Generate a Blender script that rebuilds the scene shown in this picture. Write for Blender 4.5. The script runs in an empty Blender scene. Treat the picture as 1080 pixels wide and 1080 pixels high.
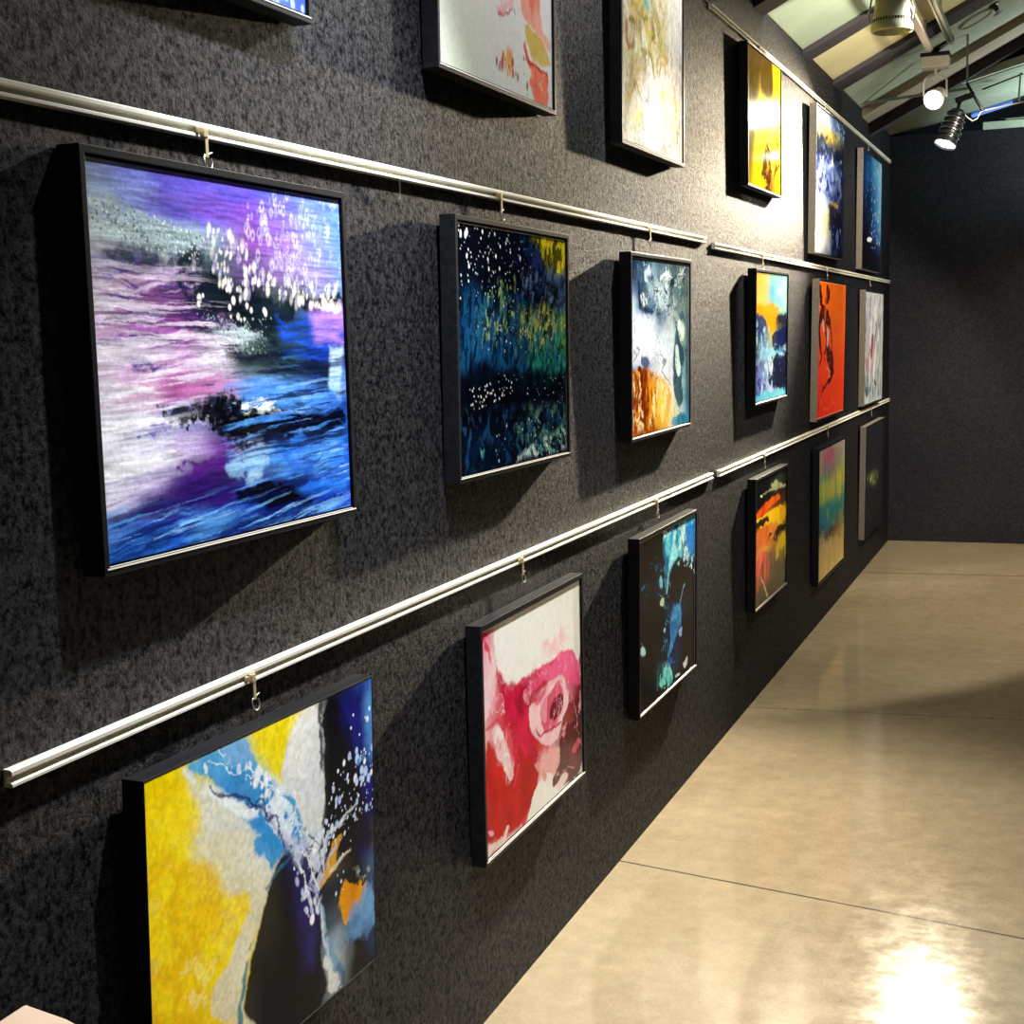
import bpy, bmesh, math, random
import numpy as np
from mathutils import Vector, Matrix, Euler
random.seed(7)
SC = bpy.context.scene
COL = SC.collection

# ------------------------------------------------------------------ helpers
def lin(c):
    return tuple(((x / 12.92) if x <= .04045 else ((x + .055) / 1.055) ** 2.4) for x in c)
def hexlin(h):
    return lin([int(h[i:i + 2], 16) / 255 for i in (0, 2, 4)])

class MB:
    """collects shapes for ONE mesh object"""
    def __init__(s): s.bm = bmesh.new()
    def box(s, x0, x1, y0, y1, z0, z1):
        vs = [s.bm.verts.new((x, y, z)) for x in (x0, x1) for y in (y0, y1) for z in (z0, z1)]
        for f in ((0, 1, 3, 2), (4, 6, 7, 5), (0, 4, 5, 1), (2, 3, 7, 6), (0, 2, 6, 4), (1, 5, 7, 3)):
            s.bm.faces.new([vs[i] for i in f])
        return vs
    def obox(s, c, ax, ay, az, sx, sy, sz):
        """oriented box: centre, unit axes, sizes"""
        c = Vector(c); vs = []
        for x in (-.5, .5):
            for y in (-.5, .5):
                for z in (-.5, .5):
                    vs.append(s.bm.verts.new(c + Vector(ax) * x * sx + Vector(ay) * y * sy + Vector(az) * z * sz))
        for f in ((0, 1, 3, 2), (4, 6, 7, 5), (0, 4, 5, 1), (2, 3, 7, 6), (0, 2, 6, 4), (1, 5, 7, 3)):
            s.bm.faces.new([vs[i] for i in f])
    def tube(s, pts, r, n=10, close=True):
        pts = [Vector(p) for p in pts]; rs = r if isinstance(r, (list, tuple)) else [r] * len(pts)
        rings = []; prev = None
        for i, p in enumerate(pts):
            t = (pts[min(i + 1, len(pts) - 1)] - pts[max(i - 1, 0)]).normalized()
            if prev is None:
                a = t.orthogonal().normalized()
            else:
                a = (prev - t * prev.dot(t)); a = a.normalized() if a.length > 1e-6 else t.orthogonal().normalized()
            prev = a; b = t.cross(a)
            rings.append([s.bm.verts.new(p + (a * math.cos(2 * math.pi * k / n) + b * math.sin(2 * math.pi * k / n)) * rs[i]) for k in range(n)])
        for i in range(len(rings) - 1):
            for k in range(n):
                s.bm.faces.new((rings[i][k], rings[i][(k + 1) % n], rings[i + 1][(k + 1) % n], rings[i + 1][k]))
        if close:
            s.bm.faces.new(rings[0][::-1]); s.bm.faces.new(rings[-1])
    def lathe(s, prof, o=(0, 0, 0), axis=(0, 0, 1), n=36, closed=False):
        """profile [(radius, height)] turned about axis"""
        o = Vector(o); w = Vector(axis).normalized(); a = w.orthogonal().normalized(); b = w.cross(a)
        rings = []
        for r, h in prof:
            if r < 1e-6: rings.append([s.bm.verts.new(o + w * h)])
            else: rings.append([s.bm.verts.new(o + w * h + (a * math.cos(2 * math.pi * k / n) + b * math.sin(2 * math.pi * k / n)) * r) for k in range(n)])
        pairs = list(zip(rings, rings[1:]))
        if closed: pairs.append((rings[-1], rings[0]))
        for A, B in pairs:
            for k in range(n):
                k2 = (k + 1) % n
                if len(A) == 1 and len(B) == 1: continue
                if len(A) == 1: s.bm.faces.new((A[0], B[k2], B[k]))
                elif len(B) == 1: s.bm.faces.new((A[k], A[k2], B[0]))
                else: s.bm.faces.new((A[k], A[k2], B[k2], B[k]))
    def extr(s, prof, y0, y1):
        """closed profile in (x, z) extruded along y"""
        A = [s.bm.verts.new((x, y0, z)) for x, z in prof]; B = [s.bm.verts.new((x, y1, z)) for x, z in prof]
        n = len(prof)
        for k in range(n): s.bm.faces.new((A[k], A[(k + 1) % n], B[(k + 1) % n], B[k]))
        s.bm.faces.new(A[::-1]); s.bm.faces.new(B)
    def quad(s, a, b, c, d): s.bm.faces.new([s.bm.verts.new(p) for p in (a, b, c, d)])
    def build(s, name, m, parent=None, smooth=False, bevel=0, loc=None):
        bmesh.ops.recalc_face_normals(s.bm, faces=s.bm.faces)
        me = bpy.data.meshes.new(name); s.bm.to_mesh(me); s.bm.free()
        me.materials.append(m)
        if smooth:
            for p in me.polygons: p.use_smooth = True
            me.set_sharp_from_angle(angle=math.radians(38))
        o = bpy.data.objects.new(name, me); COL.objects.link(o)
        if parent: o.parent = parent
        if loc: o.location = loc
        if bevel:
            b = o.modifiers.new('bevel', 'BEVEL'); b.width = bevel; b.segments = 2; b.limit_method = 'ANGLE'
        return o

def empty(name, loc=(0, 0, 0), rot=(0, 0, 0)):
    o = bpy.data.objects.new(name, None); COL.objects.link(o)
    o.location = loc; o.rotation_euler = rot; o.empty_display_size = .05
    return o
def tag(o, label=None, cat=None, group=None, kind=None):
    if label: o['label'] = label
    if cat: o['category'] = cat
    if group: o['group'] = group
    if kind: o['kind'] = kind
    return o
def struct(o, label=None):
    o['kind'] = 'structure'
    if label: o['label'] = label
    return o

# ------------------------------------------------------------------ materials
def mat(name, col, rough=.5, metal=0, spec=.5, **kw):
    m = bpy.data.materials.new(name); m.use_nodes = True
    b = m.node_tree.nodes['Principled BSDF']
    b.inputs['Base Color'].default_value = (*lin(col), 1)
    b.inputs['Roughness'].default_value = rough; b.inputs['Metallic'].default_value = metal
    b.inputs['Specular IOR Level'].default_value = spec
    for k, v in kw.items(): b.inputs[k].default_value = v
    return m
def N(m, t, **kw):
    n = m.node_tree.nodes.new(t)
    for k, v in kw.items(): setattr(n, k, v)
    return n
def L(m, a, b): m.node_tree.links.new(a, b)
def noise(m, scale, detail=3, rough=.5, mapping=None):
    tc = N(m, 'ShaderNodeTexCoord'); n = N(m, 'ShaderNodeTexNoise')
    n.inputs['Scale'].default_value = scale; n.inputs['Detail'].default_value = detail; n.inputs['Roughness'].default_value = rough
    if mapping:
        mp = N(m, 'ShaderNodeMapping'); mp.inputs['Scale'].default_value = mapping
        L(m, tc.outputs['Object'], mp.inputs['Vector']); L(m, mp.outputs['Vector'], n.inputs['Vector'])
    else: L(m, tc.outputs['Object'], n.inputs['Vector'])
    return n
def ramp(m, src, stops):
    r = N(m, 'ShaderNodeValToRGB'); e = r.color_ramp.elements
    while len(e) < len(stops): e.new(.5)
    for el, (p, c) in zip(e, stops): el.position = p; el.color = (*c, 1)
    L(m, src, r.inputs['Fac']); return r
def maprange(m, src, a, b, c, d):
    r = N(m, 'ShaderNodeMapRange'); L(m, src, r.inputs['Value'])
    for i, v in zip(range(1, 5), (a, b, c, d)): r.inputs[i].default_value = v
    return r
def bsdf(m): return m.node_tree.nodes['Principled BSDF']
def bump(m, src, strength, dist):
    b = N(m, 'ShaderNodeBump'); b.inputs['Strength'].default_value = strength; b.inputs['Distance'].default_value = dist
    L(m, src, b.inputs['Height']); L(m, b.outputs['Normal'], bsdf(m).inputs['Normal']); return b

def make_wall_paint(name, dark, light, rough=.45, sc=170, strength=.8, spec=.5):
    """black masonry paint with a coarse sandy grain"""
    m = mat(name, (0, 0, 0), rough, spec=spec)
    g1 = noise(m, sc, 6, .75); g2 = noise(m, sc * .4, 4, .8)
    g = N(m, 'ShaderNodeMix', data_type='RGBA'); g.inputs['Factor'].default_value = .4
    L(m, g1.outputs['Fac'], g.inputs['A']); L(m, g2.outputs['Fac'], g.inputs['B'])
    gv = g.outputs['Result']
    r = ramp(m, gv, [(.44, dark), (.60, light)])
    big = noise(m, 1.3, 4, .6)
    mx = N(m, 'ShaderNodeMix', data_type='RGBA', blend_type='MULTIPLY'); mx.inputs['Factor'].default_value = 1
    r2 = ramp(m, big.outputs['Fac'], [(.3, (.75, .78, .85)), (.7, (1.15, 1.1, 1.0))])
    L(m, r.outputs['Color'], mx.inputs['A']); L(m, r2.outputs['Color'], mx.inputs['B'])
    L(m, mx.outputs['Result'], bsdf(m).inputs['Base Color'])
    sl = maprange(m, gv, .43, .59, spec * .1, spec); L(m, sl.outputs[0], bsdf(m).inputs['Specular IOR Level'])
    bump(m, gv, strength, .011)
    return m
M = {}
M['wall'] = make_wall_paint('black_grainy_paint', (.0008, .0011, .0028), (.021, .0215, .025), .55, 95, 1.0, .16)
M['far'] = make_wall_paint('black_grainy_paint_far', (.012, .012, .017), (.020, .020, .025), .6, 160, .3, .2)
M['side'] = mat('dark_plaster', (.11, .11, .12), .8)

def make_floor():
    m = mat('polished_concrete', (.6, .55, .45), .25, spec=.28)
    a = noise(m, .9, 6, .65); b = noise(m, 14, 6, .7); c = noise(m, 120, 3, .6)
    r = ramp(m, a.outputs['Fac'], [(.25, (.165, .130, .078)), (.5, (.215, .172, .108)), (.75, (.27, .222, .148))])
    r2 = ramp(m, b.outputs['Fac'], [(.3, (.86, .86, .86)), (.7, (1.1, 1.1, 1.1))])
    r3 = ramp(m, c.outputs['Fac'], [(.35, (.9, .9, .9)), (.65, (1.06, 1.06, 1.06))])
    def mul(x, y):
        q = N(m, 'ShaderNodeMix', data_type='RGBA', blend_type='MULTIPLY'); q.inputs['Factor'].default_value = 1
        L(m, x, q.inputs['A']); L(m, y, q.inputs['B']); return q.outputs['Result']
    col = mul(mul(r.outputs['Color'], r2.outputs['Color']), r3.outputs['Color'])
    # saw-cut joints across the slab
    tc = N(m, 'ShaderNodeTexCoord'); sp = N(m, 'ShaderNodeSeparateXYZ'); L(m, tc.outputs['Object'], sp.inputs['Vector'])
    tot = None
    for y, k, w, s in JOINTS:
        mad = N(m, 'ShaderNodeMath', operation='MULTIPLY_ADD'); L(m, sp.outputs['X'], mad.inputs[0]); mad.inputs[1].default_value = -k
        L(m, sp.outputs['Y'], mad.inputs[2])
        d = N(m, 'ShaderNodeMath', operation='SUBTRACT'); L(m, mad.outputs[0], d.inputs[0]); d.inputs[1].default_value = y
        ab = N(m, 'ShaderNodeMath', operation='ABSOLUTE'); L(m, d.outputs[0], ab.inputs[0])
        f = maprange(m, ab.outputs[0], w * .5, w, 1 - s, 1)
        if tot is None: tot = f.outputs[0]
        else:
            q = N(m, 'ShaderNodeMath', operation='MULTIPLY'); L(m, tot, q.inputs[0]); L(m, f.outputs[0], q.inputs[1]); tot = q.outputs[0]
    cmb = N(m, 'ShaderNodeCombineColor'); [L(m, tot, cmb.inputs[i]) for i in range(3)]
    L(m, mul(col, cmb.outputs['Color']), bsdf(m).inputs['Base Color'])
    rr = maprange(m, b.outputs['Fac'], .3, .7, .08, .15); L(m, rr.outputs[0], bsdf(m).inputs['Roughness'])
    return m
JOINTS = [(3.857, -.185, .006, .75), (5.66, .09, .006, .4), (9.05, .06, .02, .45), (1.7, -.1, .006, .7)]
M['floor'] = make_floor()

def make_frame(name, a, c):
    m = mat(name, (.07, .07, .08), .42, spec=.12)
    n = noise(m, 60, 4, .6, (1, .06, 1))
    r = ramp(m, n.outputs['Fac'], [(.3, a), (.7, c)]); L(m, r.outputs['Color'], bsdf(m).inputs['Base Color'])
    bump(m, n.outputs['Fac'], .1, .001)
    return m
M['frame'] = make_frame('black_stained_wood', (.004, .0045, .006), (.009, .010, .012))
M['taupe'] = make_frame('taupe_stained_wood', (.15, .13, .105), (.20, .175, .14))
def make_paint():
    m = mat('glossy_paint', (.5, .5, .5), .22, spec=.04)
    at = N(m, 'ShaderNodeAttribute'); at.attribute_name = 'paint'
    L(m, at.outputs['Color'], bsdf(m).inputs['Base Color'])
    n = noise(m, 130, 4, .6); bump(m, n.outputs['Fac'], .06, .001)
    rr = maprange(m, n.outputs['Fac'], .3, .7, .06, .13); L(m, rr.outputs[0], bsdf(m).inputs['Roughness'])
    return m
M['paint'] = make_paint()
def make_metal(name, col, rough, metal=1):
    m = mat(name, col, rough, metal); n = noise(m, 40, 4, .6, (1, .05, 1))
    rr = maprange(m, n.outputs['Fac'], .3, .7, rough * .8, rough * 1.3); L(m, rr.outputs[0], bsdf(m).inputs['Roughness'])
    return m
M['alu'] = make_metal('brushed_aluminium', (.86, .85, .80), .5, .35)
M['brass'] = make_metal('dull_brass', (.80, .74, .58), .4, .7)
M['wire'] = make_metal('steel_wire', (.75, .73, .68), .35)
M['blackmetal'] = make_metal('black_enamel', (.10, .10, .105), .35, .3)
M['whitemetal'] = make_metal('white_enamel', (.86, .83, .78), .45, 0)
M['grey'] = make_metal('grey_enamel', (.50, .53, .48), .45, 0)
M['pinkgrey'] = make_metal('pale_enamel', (.80, .74, .70), .5, 0)
M['palegreen'] = make_metal('pale_green_enamel', (.74, .78, .70), .4, 0)
M['chrome'] = make_metal('chrome', (.8, .82, .82), .2)
def panelmat(name, a, b, rough=.7):
    m = mat(name, (.5, .5, .5), rough); n = noise(m, 3, 6, .65)
    r = ramp(m, n.outputs['Fac'], [(.3, lin(a)), (.7, lin(b))]); L(m, r.outputs['Color'], bsdf(m).inputs['Base Color'])
    return m
M['board_green'] = panelmat('green_grey_ceiling_board', (.56, .62, .53), (.63, .68, .58))
M['board_cream'] = panelmat('cream_ceiling_board', (.78, .75, .56), (.85, .81, .64))
M['board_grey'] = panelmat('grey_ceiling_board', (.58, .62, .54), (.66, .69, .60))
M['ceil'] = M['board_grey']
M['edge'] = mat('lip_highlight_grey', (.62, .60, .56), .5, 0)  # pale grey for the painted highlight along the bottom frame lips
M['sheet'] = panelmat('grey_green_roof_sheet', (.60, .66, .60), (.70, .75, .70), .5)
M['teal'] = panelmat('teal_roof_lining', (.16, .42, .48), (.20, .50, .55))
M['beam'] = panelmat('dark_timber', (.13, .11, .14), (.19, .16, .18))
M['palebeam'] = panelmat('pale_timber', (.52, .47, .40), (.62, .56, .47))
M['plinth'] = panelmat('beige_laminate', (.66, .57, .49), (.73, .64, .56), .5)
def emit(name, col, st):
    m = mat(name, col, .5); b = bsdf(m); b.inputs['Emission Color'].default_value = (*lin(col), 1); b.inputs['Emission Strength'].default_value = st
    return m
M['bulb'] = emit('lit_bulb', (1, .9, .72), 60)
M['canlens'] = emit('lit_lens', (.92, .95, 1), 12)
M['sky'] = emit('daylit_sheet', (.42, .58, .95), 1.2)

# ------------------------------------------------------------------ room
ZT = 2.857                      # top of the picture wall
Y1 = 10.46                      # far wall
PITCH = math.radians(26.5)
m = MB(); m.box(-1.2, 5.2, -3.2, Y1 + .2, -.12, 0); struct(m.build('floor', M['floor']))
m = MB(); m.box(-.16, 0, -3.2, Y1 + .2, 0, ZT); struct(m.build('wall_left', M['wall']))
m = MB(); m.box(0, 5.2, Y1, Y1 + .14, 0, ZT); struct(m.build('wall_far', M['far']))
m = MB(); m.box(5, 5.15, -3.2, Y1, 0, 5.4); struct(m.build('wall_right', M['side']))
m = MB(); m.box(0, 5, -3.2, -3.05, 0, 5.4); struct(m.build('wall_back', M['side']))
tp = math.tan(PITCH)
def slope(x, dz=0): return ZT + .002 + x * tp + dz
for y0, y1, k in ((-3.2, 7.06, 'board_green'), (7.06, 8.02, 'board_cream'), (8.02, 9.42, 'board_grey')):
    m = MB(); m.extr([(-.16, slope(-.16) + .075), (0, slope(0)), (5.2, slope(5.2)), (5.2, slope(5.2) + .06), (-.16, slope(-.16) + .14)], y0, y1)
    struct(m.build('ceiling', M[k]))
m = MB(); m.extr([(0, slope(0, .03)), (5.2, slope(5.2, .03)), (5.2, slope(5.2, .09)), (0, slope(0, .09))], 9.42, 16)
struct(m.build('ceiling', M['teal']))
# roof timbers, sheet and small roof fittings
def rafter(y0, y1, depth, m_, x1=5.2, label=None):
    b = MB(); b.extr([(0, slope(0) - .001), (x1, slope(x1) - .001), (x1, slope(x1) - depth), (0, slope(0) - depth)][::-1], y0, y1)
    return struct(b.build('ceiling_beam', m_), label)
rafter(6.98, 7.15, .03, M['beam'], label='first dark sloping batten from the front under the cream ceiling')
rafter(7.90, 8.14, .03, M['beam'], label='second dark sloping batten from the front under the cream ceiling')
rafter(9.02, 9.34, .05, M['palebeam'], label='pale sloping rafter where the cream ceiling ends')
rafter(9.35, 9.44, .12, M['beam'], label='dark rafter just behind the pale rafter')
rafter(5.86, 6.04, .03, M['beam'], label='dark sloping batten at the top edge of the picture')
# lower corrugated sheet running on beyond the far wall
ts = math.tan(math.radians(14))
m = MB(); ny = 260; rows = []
for i in range(ny + 1):
    y = 9.45 + (14 - 9.45) * i / ny
    dz = .012 * math.sin(2 * math.pi * (y - 9.45) / .14)
    rows.append([m.bm.verts.new((x, y, ZT + .012 + x * ts + dz)) for x in (-.1, 1.2, 4.9)])
for A, B in zip(rows, rows[1:]):
    for k in range(2): m.bm.faces.new((A[k], A[k + 1], B[k + 1], B[k]))
sheet = struct(m.build('roof', M['sheet'], smooth=True), 'grey green corrugated roof sheet running over the far wall')
sd = sheet.modifiers.new('s', 'SOLIDIFY'); sd.thickness = .004; sd.offset = 1
m = MB(); m.extr([(0, ZT + .02), (0, ZT + .07), (4.9, ZT + .07 + 4.9 * ts), (4.9, ZT + .02 + 4.9 * ts)], 9.405, 9.447)
struct(m.build('trim_1', M['sheet']), 'pale edge trim along the front of the corrugated sheet')
m = MB(); m.extr([(.53, ZT - .004 + .53 * ts), (.80, ZT - .004 + .80 * ts), (.80, ZT - .009 + .80 * ts), (.53, ZT - .009 + .53 * ts)], 10.63, 10.74)
struct(m.build('window_1', M['sky']), 'narrow blue daylit strip in the corrugated roof sheet')
m = MB(); m.box(.62, 5, Y1 - .004, Y1 + .1, ZT, ZT + .05); struct(m.build('trim_2', M['sheet']), 'grey green capping on top of the dark far wall')
def rod(name, pts, r, m_, label, cat, group=None, n=8):
    b = MB(); b.tube(pts, r, n); o = b.build(name, m_, smooth=True); return tag(o, label, cat, group)
rod('tie_rod', [(.0, 8.9, 2.868), (.62, 8.9, 2.905)], .009, M['grey'], 'thin grey tie rod running level from the picture wall under the pale rafter', 'rod')
rod('brace_wire', [(.66, 9.62, 3.0), (.90, 9.62, 3.075)], .005, M['blackmetal'], 'thin dark brace wire slanting below the corrugated roof sheet', 'wire')
rod('hanger_rod', [(.885, 9.62, 3.082), (.875, 9.62, 2.90)], .006, M['grey'], 'upright grey hanger rod below the corrugated roof sheet at the picture edge', 'rod')
pipe = empty('conduit_pipe', (.744, 10.478, 2.916))
tag(pipe, 'pale conduit pipe on top of the far wall with a ring at its end', 'pipe')
b = MB(); b.tube([(.01, 0, 0), (1.2, 0, .02)], .008, 10); b.build('pipe', M['whitemetal'], pipe, smooth=True)
b = MB(); b.lathe([(.012 * 1, -.004), (.022, -.004), (.022, .004), (.012, .004)], (0, -.012, -.036), (.35, -1, 0), 24, True); b.build('ring', M['wire'], pipe, smooth=True)
b = MB(); b.box(-.014, .02, -.012, .012, -.014, .014); b.build('clip', M['blackmetal'], pipe, bevel=.002)

# round disc and fitting on the third ceiling panel
un = Vector((-math.sin(PITCH), 0, math.cos(PITCH)))
disc = empty('ceiling_speaker', (.69, 8.42, slope(.69) - .001))
tag(disc, 'round flat disc with a raised ring set in the sloping ceiling near the lighting track', 'speaker')
b = MB(); b.lathe([(.0, 0), (.085, 0), (.085, -.006), (.0, -.006)], (0, 0, 0), un, 40); b.build('disc', M['ceil'], disc, smooth=True)
b = MB(); b.lathe([(.083, 0), (.100, 0), (.097, -.012), (.086, -.012)], (0, 0, 0), un, 40, True); b.build('ring', M['grey'], disc, smooth=True)
fit = empty('sprinkler_head', (.786, 8.35, slope(.786)))
tag(fit, 'small dark sprinkler fitting on the sloping ceiling beside the round disc', 'sprinkler')
b = MB(); b.lathe([(0, .0), (.03, 0), (.03, -.008), (.014, -.014), (.012, -.04), (0, -.04)], (0, 0, 0), un, 20); b.build('body', M['blackmetal'], fit, smooth=True)
b = MB(); b.lathe([(0, -.058), (.026, -.056), (.026, -.053), (0, -.053)], (0, 0, 0), un, 16)
b.tube([(.012, .0, -.03), (.022, .0, -.045), (.012, 0, -.055)], .003, 6); b.tube([(-.0, .010, -.03), (.014, .012, -.045), (.01, .008, -.055)], .003, 6)
b.build('deflector', M['chrome'], fit, smooth=True)

# ------------------------------------------------------------------ hanging rails
def rail(y0, y1, zt, label, h=.0225):
    root = empty('picture_rail', (0, y0, zt)); tag(root, label, 'rail', 'aluminium picture rails on the black wall')
    # channel: back web, upper flange with rounded nose, lower lip
    pr = [(0, 0), (.011, 0), (.0135, -.002), (.0135, -.007), (.011, -.009), (.0045, -.009), (.0045, -h + .006), (.011, -h + .006), (.0135, -h + .0045), (.0135, -h + .001), (.012, -h), (0, -h)]
    b = MB(); b.extr(pr[::-1], 0, y1 - y0); b.build('channel', M['alu'], root)
    return root
RZ = {'P': 1.875, 'B': 1.036, 'T': 2.690}
rail(.35, 4.966, 1.875, 'nearer aluminium rail of the upper pair, above the purple seascape painting')
rail(5.095, Y1 - .05, 1.862, 'farther aluminium rail of the middle height, above the orange red painting')
rail(1.343, 5.028, 1.037, 'nearer low aluminium rail with its cut end showing, above the yellow and black painting')
rail(5.140, Y1 - .05, 1.033, 'farther low aluminium rail, above the dark flame coloured painting')
rail(5.085, Y1 - .05, 2.692, 'highest aluminium rail close under the ceiling, above the bright yellow painting')

def hook(yc, zr, drop, label, h=.0225, loops=1):
    """brass clip over the rail lip, strap and a bent wire hook that the picture hangs from"""
    root = empty('picture_hook', (0, yc, zr)); tag(root, label, 'hook', 'brass hooks on the picture rails')
    k = min(1, drop / .04)
    b = MB(); b.box(.008, .0185, -.008, .004, -h + .001, -.008); b.build('clip', M['brass'], root, bevel=.0012)
    b = MB(); b.lathe([(0, .019), (.004, .0185), (.0048, .016), (.0048, .012), (0, .012)], (0, -.010, -.013), (1, -.5, 0), 14); b.build('thumb_screw', M['brass'], root, smooth=True)
    b = MB(); b.box(.0145, .0168, -.003, .005, -h - .028 * k, -.006); b.build('strap', M['brass'], root, bevel=.0006)
    pts = []
    z0 = -h - .026 * k
    for i in range(15):
        a = math.radians(-50 + 260 * i / 14)
        pts.append((.0165 + .002 * math.sin(a), .002 - .010 * math.cos(a) * 1.0, z0 - .008 * k - .011 * k * math.sin(a)))
    pts = [(.016, .014, z0 + .006 * k)] + pts
    b = MB(); b.tube(pts, .0014, 7)
    zb = z0 - .019 * k
    b.build('wire_hook', M['wire'], root, smooth=True)
    return root

sh = empty('picture_hook', (0, 2.502, 1.8525)); tag(sh, 'spare bent wire hook hanging empty from the upper rail, left of the dark teal painting', 'hook', 'brass hooks on the picture rails')
b = MB(); b.tube([(.012, -.006, .004), (.0135, -.004, -.003), (.0125, .001, -.010), (.011, .004, -.020), (.010, .0045, -.030), (.0095, .002, -.038)], .0016, 8); b.build('wire', M['wire'], sh, smooth=True)
b = MB(); b.lathe([(0, 0), (.0028, 0), (.0028, .004), (0, .004)], (.011, -.006, .003), (0, 0, 1), 12); b.build('wire_end', M['brass'], sh, smooth=True)

# ------------------------------------------------------------------ pictures
def noise2(x, y, seed):
    xi = np.floor(x).astype(np.int64); yi = np.floor(y).astype(np.int64)
    fx = x - xi; fy = y - yi; fx = fx * fx * (3 - 2 * fx); fy = fy * fy * (3 - 2 * fy)
    def hsh(a, b):
        n = (a * 374761393 + b * 668265263 + seed * 1274126177) & 0xffffffff
        n = ((n ^ (n >> 13)) * 1274126177) & 0xffffffff
        n = ((n ^ (n >> 16)) * 2246822519) & 0xffffffff
        return ((n ^ (n >> 15)) & 0xffff) / 65535.
    a = hsh(xi, yi); b = hsh(xi + 1, yi); c = hsh(xi, yi + 1); d = hsh(xi + 1, yi + 1)
    return (a + (b - a) * fx) * (1 - fy) + (c + (d - c) * fx) * fy
def fbm(x, y, seed, octv=4, gain=.55):
    s = 0; a = 1; t = 0
    for i in range(octv):
        s = s + a * noise2(x * 2 ** i + 17.3 * i, y * 2 ** i - 9.1 * i, seed + i * 7); t += a; a *= gain
    return s / t
def sstep(a, b, x):
    t = np.clip((x - a) / (b - a), 0, 1); return t * t * (3 - 2 * t)
def sdpoly(px, py, pts):
    d = np.full(px.shape, 1e9); s = np.ones(px.shape)
    n = len(pts)
    for i in range(n):
        ax, ay = pts[i]; bx, by = pts[i - 1]
        ex, ey = bx - ax, by - ay; wx, wy = px - ax, py - ay
        t = np.clip((wx * ex + wy * ey) / (ex * ex + ey * ey + 1e-12), 0, 1)
        d = np.minimum(d, (wx - ex * t) ** 2 + (wy - ey * t) ** 2)
        c1 = py >= ay; c2 = py < by; c3 = ex * wy > ey * wx
        s = np.where((c1 & c2 & c3) | (~c1 & ~c2 & ~c3), -s, s)
    return s * np.sqrt(d)
class Paint:
    """a picture painted layer by layer; coordinates run 0..1 across and 0..1 down"""
    def __init__(s, w, h, nx, ny, seed):
        s.asp = w / h; u, v = np.meshgrid(np.linspace(0, 1, nx), np.linspace(0, 1, ny))
        s.x = u * s.asp; s.y = v; s.c = np.zeros((ny, nx, 3)); s.seed = seed * 101; s.k = 0
    def sd(s): s.k += 13; return s.seed + s.k
    def warp(s, amp, fr, st=(1, 1), ang=0):
        if amp == 0: return s.x, s.y
        ca, sa = math.cos(ang), math.sin(ang)
        X = (s.x * ca + s.y * sa) * fr * st[0]; Y = (-s.x * sa + s.y * ca) * fr * st[1]
        q = s.sd(); dx = (fbm(X, Y, q, 6, .62) - .5) * 2 * amp; dy = (fbm(X + 31, Y + 7, q + 3, 6, .62) - .5) * 2 * amp
        return s.x + dx, s.y + dy
    def col(s, c, fr=3):
        if isinstance(c, str): return np.array(hexlin(c))
        q = s.sd(); n = np.clip((fbm(s.x * fr, s.y * fr, q, 5) - .5) * 2.2 + .5, 0, 1) * (len(c) - 1)
        i = np.minimum(n.astype(int), len(c) - 2); f = (n - i)[..., None]; T = np.array([hexlin(h) for h in c])
        return T[i] * (1 - f) + T[i + 1] * f
    def mix(s, mk, c): s.c = s.c * (1 - mk[..., None]) + c * mk[..., None]
    def grid(s, rows, amp=.05, fr=4, st=(1, 1)):
        G = np.array([[hexlin(h) for h in r.split()] for r in rows]); ny, nx, _ = G.shape
        X, Y = s.warp(amp, fr, st)
        gx = np.clip(X / s.asp, 0, .9999) * (nx - 1); gy = np.clip(Y, 0, .9999) * (ny - 1)
        i = gx.astype(int); j = gy.astype(int); fx = gx - i; fy = gy - j
        fx = (fx * fx * (3 - 2 * fx))[..., None]; fy = (fy * fy * (3 - 2 * fy))[..., None]
        s.c = (G[j, i] * (1 - fx) + G[j, i + 1] * fx) * (1 - fy) + (G[j + 1, i] * (1 - fx) + G[j + 1, i + 1] * fx) * fy
    def poly(s, c, pts, soft=.02, amp=.03, fr=8, a=1, st=(1, 1), ang=0, brk=0, bf=14, bst=(1, 1), cf=3, cut=2):
        P = [(p[0] / 1000 * s.asp, p[1] / 1000) for p in pts]
        for _ in range(cut if len(P) < 30 else 1):     # round the corners off
            Q = []
            for (ax, ay), (bx, by) in zip(P, P[1:] + P[:1]): Q += [(ax * .75 + bx * .25, ay * .75 + by * .25), (ax * .25 + bx * .75, ay * .25 + by * .75)]
            P = Q
        soft = soft * .6 if soft < .03 else soft
        X, Y = s.warp(amp * 1.25, fr, st, ang); g = soft * 1.2
        xs = [p[0] for p in P]; ys = [p[1] for p in P]
        ok = (X > min(xs) - g) & (X < max(xs) + g) & (Y > min(ys) - g) & (Y < max(ys) + g)
        mk = np.zeros(X.shape)
        if ok.any(): mk[ok] = 1 - sstep(-soft, soft, sdpoly(X[ok], Y[ok], P))
        if brk: mk = mk * sstep(brk - .09, brk + .09, fbm(s.x * bf * bst[0], s.y * bf * bst[1], s.sd(), 5, .65))
        s.mix(mk * a, s.col(c, cf))
    def vein(s, c, pts, fx=3, fy=3, wa=.15, w=.03, a=.8, soft=.06, wf=4):
        """thin wandering marbled lines inside an outline"""
        X, Y = s.warp(wa, wf); P = [(p[0] / 1000 * s.asp, p[1] / 1000) for p in pts]
        mk = 1 - sstep(-soft, soft, sdpoly(s.x, s.y, P)); n = fbm(X * fx, Y * fy, s.sd(), 3)
        s.mix(mk * (1 - sstep(w * .3, w, abs(n - .5))) * a, s.col(c, 5))
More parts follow.
